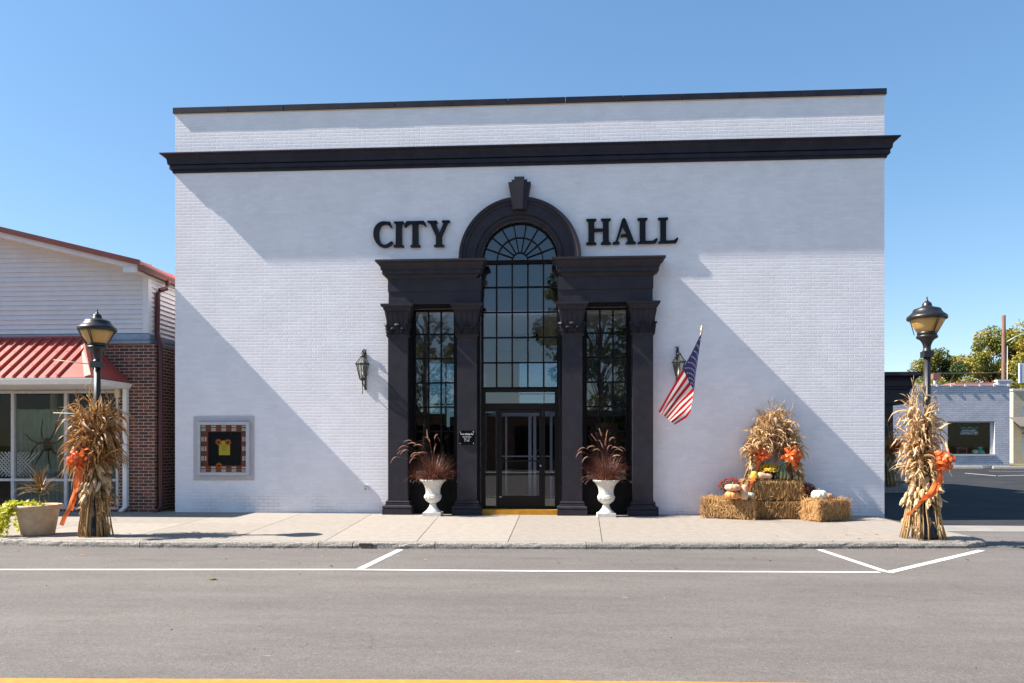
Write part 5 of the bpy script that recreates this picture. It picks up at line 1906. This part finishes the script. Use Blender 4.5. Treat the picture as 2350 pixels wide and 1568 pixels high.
def fountain_grass(label, x, y, seed, plumes):
    r = random.Random(seed)
    t = thing('fountain_grass', label, 'plant', (x, y, .69), 0, 'burgundy grasses in the urns')
    gb = MB()
    for i in range(620):
        a = r.uniform(0, 2 * pi)
        o = Vector((math.cos(a), math.sin(a), 0))
        p = o * r.uniform(0, .16)
        lean = r.random() ** 1.2
        d = (o * (.15 + lean * 1.05) + Vector((0, 0, 1))).normalized()
        L = r.uniform(.30, .68) * (1.0 if lean < .7 else .9)
        q = p.copy()
        pts = [q.copy()]
        g_ = r.uniform(.15, .75) * (.4 + lean)
        for k in range(6):
            d = (d + Vector((0, 0, -g_ * (k + 1) / 9)) + rv(r, .05)).normalized()
            q = q + d * L / 6
            pts.append(q.copy())
        w_ = r.uniform(.005, .0105)
        gb.ribbon(pts, [w_, w_, w_, w_ * .9, w_ * .75, w_ * .5, .001], o.cross(Vector((0, 0, 1))) + rv(r, .4), cup=.15)
    gb.build('blades', M['grass_blade'], t)
    pl_ = MB()
    st_ = MB()
    for px, pz, bend in plumes:
        a = r.uniform(-.25, .25)
        e = Vector((px, -.06 + r.uniform(-.08, .08), pz))
        b = Vector((r.uniform(-.05, .05), r.uniform(-.05, .05), .05))
        m_ = Vector((px * .35, e.y * .4, pz * .78 + .05))
        pts = []
        for k in range(9):
            u = k / 8
            pts.append(b * (1 - u) ** 2 + m_ * 2 * u * (1 - u) + e * u * u)
        st_.tube(pts, .0022, 4)
        d = (pts[-1] - pts[-2]).normalized()
        q = pts[-1].copy()
        axis = [q.copy()]
        for k in range(7):
            d = (d + Vector((math.copysign(.05, px) if abs(px) > .1 else .02, 0, -bend * .28))).normalized()
            q = q + d * .026
            axis.append(q.copy())
        pl_.tube(axis, [.004, .009, .011, .010, .009, .007, .005, .002], 7)
        for k in range(150):
            u = r.random() * 6.9
            i0 = int(u)
            c = axis[i0].lerp(axis[i0 + 1], u - i0)
            dd = (axis[i0 + 1] - axis[i0]).normalized()
            o = (rv(r).normalized() + dd * .9).normalized()
            pl_.ribbon([c, c + o * r.uniform(.016, .026)], [.003, .001], o.cross(dd))
    st_.build('plume_stems', M['grass_blade'], t)
    pl_.build('plumes', M['plume'], t)
    return t


urn('white urn left of the entrance door', -1.765, -.47)
urn('white urn right of the entrance door', 1.775, -.47)
fountain_grass('burgundy fountain grass spilling left with many plumes, in the left urn', -1.765, -.47, 61, [(-.72, .52, 1.2), (-.58, .66, .9), (-.50, .66, 1.0), (-.55, .74, .8), (-.34, .78, .5), (-.22, .74, .7), (-.42, .84, .6), (-.10, .90, -.5), (.05, .88, .8), (-.28, .56, 1.0), (-.20, .60, 1.0), (-.12, .58, .9), (.02, .62, .2), (-.30, .60, 1.1), (-.05, .82, .9), (-.34, .50, 1.2)])
fountain_grass('burgundy fountain grass with short upright plumes, in the right urn', 1.775, -.47, 62, [(-.48, .62, 1.2), (-.42, .70, .9), (-.36, .52, 1.2), (-.20, .84, -.3), (-.10, .94, .3), (.0, .90, .8), (.06, .84, .9), (-.06, .70, .6), (.02, .66, .9), (.10, .68, .9), (.17, .66, .9), (-.02, .74, .3), (-.24, .72, .8), (.22, .70, 1.0), (.12, .52, .5), (-.12, .64, .9)])

# ------------------------------------------------------------------ planter at the left
pt = thing('planter', 'wide tapered tan planter on the pavement by the kerb', 'planter', (-7.565, -4.12, 0))
MB().lathe([(.215, 0), (.235, .02), (.30, .40), (.305, .425), (.335, .43), (.352, .445), (.352, .475), (.335, .49), (.305, .488), (.29, .45), (.28, .40)], 40).build('planter_body', M['pot_stone'], pt)
MB().lathe([(0, .435), (.28, .435), (.285, .43)], 30).build('planter_soil', M['soil'], pt)
sk = thing('spike_plant', 'bronze green spiky cordyline in the tan planter', 'plant', (-7.53, -4.12, .43))
r = random.Random(71)
m_ = MB()
for i in range(64):
    a = r.uniform(0, 2 * pi)
    el = r.uniform(-.12, 1.45)
    d = Vector((math.cos(a) * math.cos(el), math.sin(a) * math.cos(el), math.sin(el)))
    p = Vector((0, 0, .20 + .16 * i / 64))
    L = r.uniform(.30, .46)
    pts = [p]
    q = p.copy()
    for k in range(6):
        d = (d + Vector((0, 0, -.035 * k * (1.2 - el * .6)))).normalized()
        q = q + d * L / 6
        pts.append(q.copy())
    m_.ribbon(pts, [.010, .016, .018, .016, .012, .008, .001], d.cross(Vector((0, 0, 1))) + rv(r, .3), cup=.15)
for a in (-.4, .3, 2.0):
    m_.ribbon([(0, 0, .16), (.05 * math.cos(a), -.03, .17), (.10 * math.cos(a), -.05, .11), (.12 * math.cos(a), -.06, .02)], [.012, .02, .018, .004], (0, 1, .2), cup=.1)
m_.build('spike_leaves', M['spike'], sk)
MB().tube([(0, 0, -.03), (.004, 0, .12), (0, 0, .36)], [.014, .012, .010], 8).build('spike_trunk', M['bark'], sk)
vn = thing('trailing_vine', 'lime green sweet potato vine trailing over the left side of the planter', 'plant', (-7.74, -4.24, .45))
m_, ms = MB(), MB()
for s in range(30):
    a = r.uniform(pi * .55, pi * 1.55)
    q = Vector((.12 * r.random() + .02, r.uniform(-.12, .12), .02))
    d = Vector((math.cos(a) * .8 - .3, math.sin(a) * .6, .7)).normalized()
    pts = [q.copy()]
    for k in range(r.randint(6, 16)):
        d = (d + Vector((0, 0, -.26)) + rv(r, .16)).normalized()
        q = q + d * .045
        if q.z < -.43:
            break
        # keep outside the planter wall
        c = Vector((.235, .08, 0))
        off = Vector((q.x - c.x, q.y - c.y, 0))
        lim = .235 + .13 * min(1, max(0, (q.z + .45) / .45)) + .02
        if off.length < lim and q.z < 0:
            off = off.normalized() * lim
            q.x, q.y = c.x + off.x, c.y + off.y
        pts.append(q.copy())
        for k2 in range(3):
            e = (rv(r) + Vector((-.25, -.55, .25))).normalized()
            nrm = (Vector((-.4, -.5, .7)) + rv(r, .7)).normalized()
            s_ = nrm.cross(e).normalized()
            L = r.uniform(.035, .07)
            b_ = q + rv(r, .018)
            m_.add([b_, b_ + e * L * .25 + s_ * L * .42, b_ + e * L * .55 + s_ * L * .30, b_ + e * L, b_ + e * L * .55 - s_ * L * .30, b_ + e * L * .25 - s_ * L * .42, b_ + e * L * .4 - nrm * .006], [(0, 6, 1), (1, 6, 2), (2, 6, 3), (3, 6, 4), (4, 6, 5), (5, 6, 0)])
    ms.tube(pts, .003, 4)
for s in range(40):
    q = Vector((.05 + .3 * r.random(), r.uniform(-.15, .1), .03 + .05 * r.random()))
    for k2 in range(3):
        e = (rv(r) + Vector((0, -.3, .3))).normalized()
        nrm = (Vector((-.3, -.5, .7)) + rv(r, .6)).normalized()
        s_ = nrm.cross(e).normalized()
        L = r.uniform(.03, .06)
        b_ = q + rv(r, .02)
        m_.add([b_, b_ + e * L * .25 + s_ * L * .42, b_ + e * L * .55 + s_ * L * .30, b_ + e * L, b_ + e * L * .55 - s_ * L * .30, b_ + e * L * .25 - s_ * L * .42], [(0, 1, 2, 3), (0, 3, 4, 5)])
m_.build('vine_leaves', M['lime_leaf'], vn)
ms.build('vine_stems', M['lime_leaf'], vn)

# bits on the road
lf_ = MB()
for k in range(5):
    a = k * 1.25
    p = Vector((.03 * math.cos(a), .02 * math.sin(a), .004 + .003 * k))
    lf_.add([p + Vector((-.03, 0, 0)), p + Vector((0, -.02, .008)), p + Vector((.036, .003, .002)), p + Vector((0, .02, .007))], [(0, 1, 2, 3)])
o = lf_.build('fallen_leaf', M['leaf_green'], None, (-3.131, -7.404, -.088))
tag(o, 'small yellow green leaf sprig lying on the road', 'leaf')
o = MB().box(-.10, .10, -.015, .012, -.055, -.012).build('drain_slot', M['dark_gap'], None, (-2.05, -4.765, 0))
tag(o, 'small dark drain slot in the kerb face left of the parking bay line', 'drain')

gr = MB()
r = random.Random(12)
for i in range(900):
    x = r.uniform(-9, 7.0)
    y = kerb_y(min(x, 6.6)) - .02 - abs(r.gauss(0, .09))
    s_ = r.uniform(.004, .013)
    p = Vector((x, y, -.089))
    k = [p + Vector((r.uniform(-1, 1) * s_, r.uniform(-1, 1) * s_, 0)) for _ in range(3)] + [p + Vector((0, 0, s_ * .9))]
    gr.add(k, [(0, 1, 3), (1, 2, 3), (2, 0, 3)])
for i in range(170):
    p = Vector((r.uniform(-10, 11), r.uniform(-11, -5), -.089))
    s_ = r.uniform(.005, .014)
    k = [p + Vector((r.uniform(-1, 1) * s_, r.uniform(-1, 1) * s_, 0)) for _ in range(3)] + [p + Vector((0, 0, s_ * .8))]
    gr.add(k, [(0, 1, 3), (1, 2, 3), (2, 0, 3)])
o = gr.build('road_grit', M['grit'])
o['kind'] = 'stuff'
tag(o, 'fine grit and gravel along the kerb and scattered on the road', 'grit')
lt_ = MB()
for i in range(46):
    x, y, z = (r.uniform(-9, 9), r.uniform(-6.4, -4.95), -.086) if i < 26 else (r.choice((-6.4, 6.4, 5.0)) + r.gauss(0, .5), r.uniform(-4.3, -3.2), .003)
    a, s_ = r.uniform(0, 6.28), r.uniform(.018, .045)
    d_ = Vector((math.cos(a), math.sin(a), 0)) * s_
    n_ = Vector((-d_.y, d_.x, 0)) * .4
    p = Vector((x, y, z))
    lt_.add([p - d_, p + n_ + Vector((0, 0, .010)), p + d_ + Vector((0, 0, .004)), p - n_ + Vector((0, 0, .003))], [(0, 1, 2), (0, 2, 3)])
o = lt_.build('leaf_litter', M['corn_brown'])
o['kind'] = 'stuff'
tag(o, 'scraps of dry brown leaf on the road edge and round the corn bundles', 'leaf scraps')

# ------------------------------------------------------------------ drive-through canopy at the side of the hall
cn = thing('drive_through_canopy', 'black corniced drive through canopy at the right side of the hall', 'canopy', (0, 0, 0))
cm = MB()
cpr2 = [(-.05, 2.86), (.0, 2.86), (.0, 3.32), (.04, 3.34), (.06, 3.42), (.09, 3.44), (.10, 3.52)] + [(.10 + .16 * (1 - math.cos(R(a))), 3.52 + .24 * math.sin(R(a))) for a in (20, 40, 60, 80)] + [(.29, 3.78), (.29, 3.90), (-.05, 3.92)]
cm.rect_mould(cpr2, 7.48, 12.62, 10.0, 15.0)
cm.box(7.48, 12.60, 10.02, 15.0, 2.87, 2.95)
cm.build('canopy_roof', M['trim'], cn)
for x, y in ((11.93, 10.25), (11.93, 14.6)):
    MB().box(x - .17, x + .17, y - .17, y + .17, .08, 2.858).box(x - .22, x + .22, y - .22, y + .22, .08, .35).build('canopy_column', M['trim'], cn)
struct('canopy_island', MB().box(11.2, 13.4, 9.3, 15.2, -.12, .075), M['kerbstone'])

# ------------------------------------------------------------------ white shop across the parking lot
ws = thing('white_shop', 'low pale painted brick shop across the parking lot with one big window', 'building')
Y0 = 38.7
MB().prism([(19, -.12), (32.77, -.12), (32.77, 6.02), (32.0, 6.02), (31.9, 5.72), (19, 5.72)], Y0, Y0 + .3, holes=[[(28.53, .88), (31.75, .88), (31.75, 3.21), (28.53, 3.21)]]).box(32.47, 32.77, Y0 + .301, Y0 + 14, -.12, 6.0).build('shop_wall', M['grey_brick'], ws)
tp = MB()
for i in range(14):
    x = 19 + i * .98
    tp.box(x, x + .94, Y0 - .06, Y0 + .34, 5.722, 5.80)
    tp.box(x + .86, x + 1.02, Y0 - .10, Y0 - .0605, 5.66, 5.84)
tp.box(31.9, 32.9, Y0 - .08, Y0 + .36, 6.022, 6.14)
tp.build('parapet_tiles', M['white_vinyl'], ws)
MB().box(29.2, 31.85, Y0 + .35, Y0 + 3.0, 5.75, 5.98).build('tile_roof', M['terracotta'], ws)
wf_ = MB()
wf_.box(28.53, 31.75, Y0 - .06, Y0 + .10, .76, .88)
wf_.box(31.55, 31.75, Y0 + .18, Y0 + .26, .88, 3.21)
wf_.box(28.53, 31.55, Y0 + .18, Y0 + .26, 3.13, 3.21)
wf_.build('shop_window_frame', M['alu_frame'], ws)
MB().box(28.53, 31.55, Y0 + .21, Y0 + .22, .88, 3.13).build('shop_window_pane', M['glass_store'], ws)
MB().box(26, 32.4, Y0 + 2.4, Y0 + 2.5, .0, 3.6).box(26, 32.4, Y0 + .31, Y0 + 2.4, .78, .85).box(26, 32.4, Y0 + .31, Y0 + 2.4, 3.45, 3.55).box(32.2, 32.4, Y0 + .31, Y0 + 2.4, .85, 3.45).build('window_display_back', M['shop_dark'], ws)
dr = MB()
r = random.Random(9)
for i in range(11):
    x = 29.5 + i * .111
    dr.box(x, x + .115, Y0 + .195, Y0 + .205, 2.72 + .025 * math.sin(i * 1.3), 2.755 + .03 * math.sin(i * 1.3) + (.06 if i == 5 else 0))
dr.build('window_scroll', M['teal'], ws)
for i, body in enumerate(('Country Heart', 'Treasure Heritage', 'Floral Fabrics, LLC')):
    text_mesh(body, .16, 'window_writing', M['white_ink'], ws, (30.1, Y0 + .20, 2.53 - i * .125), shear=.35, extrude=.002)
o = thing('display_frame', 'pink framed notice standing in the window of the pale shop', 'frame', (29.85, Y0 + .6, .86))
MB().box(-.34, .34, 0, .05, 0, .06).box(-.34, .34, 0, .05, .42, .48).box(-.34, -.28, 0, .05, .06, .42).box(.28, .34, 0, .05, .06, .42).build('pink_border', M['pink'], o)
MB().box(-.28, .28, .02, .03, .06, .42).build('notice_sheet', M['board_black'], o)
o = thing('window_ornament', 'teal and cream ornament in the right corner of the pale shop window', 'ornament', (31.1, Y0 + .6, .86))
MB().lathe([(.2, 0), (.32, .1), (.26, .25), (.12, .36), (.16, .48), (.10, .55)], 14).build('ornament_body', M['teal'], o)
MB().lathe([(.12, 0), (.2, .1), (.18, .3), (.05, .36)], 12, (-.42, -.1, 0)).build('ornament_bell', M['cream_paint'], o)
vp = thing('roof_vent', 'grey metal vent pipe with square hood on the pale shop roof', 'vent', (28.9, Y0 + 2.5, 5.6))
MB().lathe([(.12, 0), (.12, .95)], 12).build('vent_pipe', M['conduit'], vp)
MB().box(-.22, .32, -.2, .2, .82, 1.22).build('vent_hood', M['pole_wood'], vp)
for i, (x0, x1) in enumerate(((25.0, 27.0), (27.7, 30.1), (30.8, 33.1))):
    o = MB()
    n = 12
    vs = []
    for x in (x0, x1):
        vs += [(x, Y0 - 1.55, -.1), (x, Y0 - 1.52, .06), (x, Y0 - 1.44, .09), (x, Y0 - 1.36, .06), (x, Y0 - 1.33, -.1)]
    o.add(vs, [(k, k + 1, 5 + k + 1, 5 + k) for k in range(4)] + [(0, 1, 2, 3, 4), (9, 8, 7, 6, 5)])
    tag(o.build('wheel_stop', M['stop_concrete']), ['concrete wheel stop mostly behind the right corn bundle', 'concrete wheel stop under the big window of the pale shop', 'concrete wheel stop at the right corner of the pale shop'][i], 'wheel stop', 'wheel stops before the pale shop')
wd = MB()
r = random.Random(4)
for i in range(260):
    x = r.uniform(26, 33)
    p = Vector((x, Y0 - .2 - r.random() * .9, -.09))
    d = Vector((r.uniform(-.4, .4), r.uniform(-.3, .3), 1)).normalized() * r.uniform(.05, .28)
    wd.ribbon([p, p + d * .6, p + d], [.03, .03, .005], (1, .2, 0))
o = wd.build('dry_weeds', M['weed'])
o['kind'] = 'stuff'
tag(o, 'dry weeds along the foot of the pale shop wall', 'weeds')

# ------------------------------------------------------------------ tan building, pole, trees, wires
tb = thing('tan_building', 'tan brick building at the right edge with brown awning', 'building')
MB().prism([(42.7, -.12), (60, -.12), (60, 6.55), (42.7, 6.55)], 55, 55.3, holes=[[(43.45, .5), (46.2, .5), (46.2, 5.1), (43.45, 5.1)]]).box(42.7, 43.0, 55.301, 70, -.12, 6.5).build('building_wall', M['tan_brick'], tb)
MB().box(42.6, 60, 54.9, 55.4, 6.552, 6.72).build('building_coping', M['white_vinyl'], tb)
MB().box(43.46, 46.2, 55.1, 55.2, .5, 2.6).box(43.46, 46.2, 55.12, 55.2, 2.7, 5.1).build('building_door', M['white_metal'], tb)
am_ = MB()
for i in range(24):
    x = 42.3 + i * .2
    am_.add([(x, 55.0, 4.1), (x + .19, 55.0, 4.1), (x + .19, 53.2, 3.2), (x, 53.2, 3.2), (x + .09, 53.2, 3.25), (x + .09, 55.0, 4.16)], [(0, 5, 4, 3), (5, 1, 2, 4)])
    am_.box(x, x + .18, 53.18, 53.2, 2.95, 3.2)
am_.build('building_awning', M['brown_awning'], tb)
sg = thing('roadside_sign', 'white sign panel cut by the right edge of the picture', 'sign', (34.75, 40.5, 0))
MB().box(-.28, 1.4, -.06, .06, 6.05, 7.5).build('sign_panel', M['white_vinyl'], sg)
MB().box(-.20, -.14, -.068, -.061, 6.15, 7.4).build('sign_edge_stripe', mat('blue_stripe', (.10, .18, .50)), sg)
MB().lathe([(.09, -.12), (.09, 6.05)], 12, (.9, .05, 0)).build('sign_post', M['conduit'], sg)
up_ = thing('utility_pole', 'weathered wooden utility pole rising behind the pale shop', 'utility pole', (35.45, 44, 0))
MB().lathe([(.17, -.12), (.16, 4), (.145, 8), (.13, 11.55), (.12, 11.6)], 14).build('pole_shaft', M['pole_wood'], up_)
MB().tube([(.15, -.1, 9.5), (.7, -.2, 9.85), (1.4, -.3, 10.15), (2.4, -.4, 10.25)], .05, 8).build('lamp_arm', M['conduit'], up_)
MB().box(2.2, 3.0, -.6, -.2, 10.12, 10.3).build('pole_lamp', M['conduit'], up_)
MB().tube([(.17, -.12, .2), (.17, -.18, 9.2)], .03, 6).build('pole_conduit', M['conduit'], up_)
for i, (z0, z1, y) in enumerate(((8.9, 8.2, 50), (7.9, 7.5, 50.5), (6.9, 6.9, 51))):
    mb = MB()
    pts = [(-60 + 150 * k / 30, y + k * .01, z0 + (z1 - z0) * k / 30 - .8 * math.sin(pi * k / 30)) for k in range(31)]
    mb.tube(pts, .012, 4)
    tag(mb.build('power_line', M['conduit']), ['thin wire, highest of the three behind the right street lamp', 'thin wire, middle of the three behind the right street lamp', 'thin wire, lowest of the three behind the right street lamp'][i], 'wire', 'overhead wires')


def tree(label, x, y, h, rw, z0, mats, seed, n=5200, clumps=46, ls=.20, trunk_r=.22, open_=.5, group='trees behind the shops', squash=1.0):
    r = random.Random(seed)
    t = thing('tree', label, 'tree', (x, y, -.12), 0, group)
    tk = MB()
    cz = (z0 + h) / 2
    tk.tube([(0, 0, 0), (.05, 0, z0 * .6), (.0, .05, z0 + (h - z0) * .3), (.1, 0, z0 + (h - z0) * .7)], [trunk_r, trunk_r * .8, trunk_r * .55, trunk_r * .15], 10)
    cl = []
    for i in range(clumps):
        for _ in range(30):
            a = r.uniform(0, 2 * pi)
            u = r.random()
            env = math.sin(pi * (.10 + .86 * u)) ** .6
            rad_ = rw * env * (.35 + .65 * math.sqrt(r.random()))
            c = Vector((math.cos(a) * rad_, math.sin(a) * rad_, z0 + (h - z0) * u))
            if noise.noise(c * .45 + Vector((seed, 0, 0))) > -.25 + .25 * open_:
                break
        cr = r.uniform(.5, 1.0) * rw * .30
        cl.append((c, cr))
        st_ = Vector((0, 0, min(c.z * .8, z0 + (c.z - z0) * .5)))
        mid = st_.lerp(c, .5) + Vector((0, 0, .25)) + rv(r, .2)
        tk.tube([st_, mid, c], [trunk_r * .16, trunk_r * .09, .012], 5)
        for k in range(4):
            e = c + rv(r, cr * .9)
            tk.tube([mid.lerp(c, .6), e], [trunk_r * .05, .006], 4)
    tk.build('trunk', M['bark'], t)
    lv = MB()
    per = int(n * 3.0) // clumps
    for ci, (c, cr) in enumerate(cl):
        mi = r.choices(range(len(mats)), [1.0] * len(mats))[0]
        for i in range(per):
            d = rv(r)
            while d.length > 1:
                d = rv(r)
            k = d.length ** .4
            p = c + d.normalized() * cr * k * Vector((1, 1, .8)).length / 1.6
            p.z = c.z + (p.z - c.z) * .8 * squash
            e = (rv(r) + Vector((0, 0, -.25))).normalized()
            s_ = e.cross(rv(r)).normalized()
            L = ls * r.uniform(.55, 1.25)
            lv.add([p, p + e * L * .5 + s_ * L * .3, p + e * L, p + e * L * .5 - s_ * L * .3], [(0, 1, 2, 3)], mi)
    lv.build('crown', mats, t)
    return t


G, GR, DK = M['leaf_gold'], M['leaf_green'], M['leaf_dark']
tree('rounded green tree behind the pale shop roof, left of the taller trees', 39.9, 62, 10.9, 3.3, 2.6, [GR, GR, DK, G], 81, n=8000, clumps=80, ls=.26)
tree('small yellow green tree close behind the pale shop, by the right street lamp', 37.9, 60, 8.6, 2.0, 2.5, [GR, G], 82, n=3200, clumps=34, ls=.22)
tree('tall open golden tree left of the utility pole', 46.0, 64, 13.6, 3.4, 5.0, [G, GR], 83, n=7000, clumps=80, ls=.26, open_=1.1)
tree('tall golden autumn tree behind the utility pole', 49.8, 62, 14.4, 4.2, 4.0, [G, GR], 84, n=10000, clumps=110, ls=.26, open_=.7)
tree('green gold tree below the tall golden ones at the right edge', 47.6, 58, 10.5, 3.6, 1.5, [GR, G, GR], 85, n=7000, clumps=64, ls=.23)
tree('dark green tree filling the gap beside the tan building', 42.2, 66, 9.5, 2.8, .6, [GR, DK], 86, n=5000, clumps=46, ls=.24)
tree('low distant tree seen between the canopy and the pale shop', 31.0, 66, 6.8, 2.2, 2.0, [GR, DK], 87, n=2000, clumps=24, ls=.25)
# across the street, behind the viewer: what the windows mirror
tree('street tree across the road, mirrored in the tall window', 3.3, -27.5, 14.0, 3.4, 2.4, [DK, GR, DK], 91, n=6500, clumps=64, ls=.22, group='trees across the road')
tree('street tree across the road, mirrored in the left window', -7.2, -29.0, 15.5, 3.8, 3.6, [GR, DK, G], 92, n=5200, clumps=52, ls=.22, open_=1.3, group='trees across the road')
tree('low tree across the road, mirrored beside the door', 9.5, -31.0, 9.0, 3.6, 1.2, [DK, DK], 93, n=4200, clumps=42, ls=.24, group='trees across the road')
hb = thing('brick_store', 'long low brick store across the road behind the viewer', 'building', (0, -33, 0))
MB().box(-30, 30, -6, 0, -.12, 3.6).build('store_wall', M['red_brick'], hb)
MB().box(-30.1, 30.1, -6.1, .15, 3.602, 3.75).build('store_coping', M['trim'], hb)
for i in range(7):
    MB().box(-26 + i * 8, -21 + i * 8, .01, .05, .6, 2.8).build('store_window', M['trim_dark'], hb)
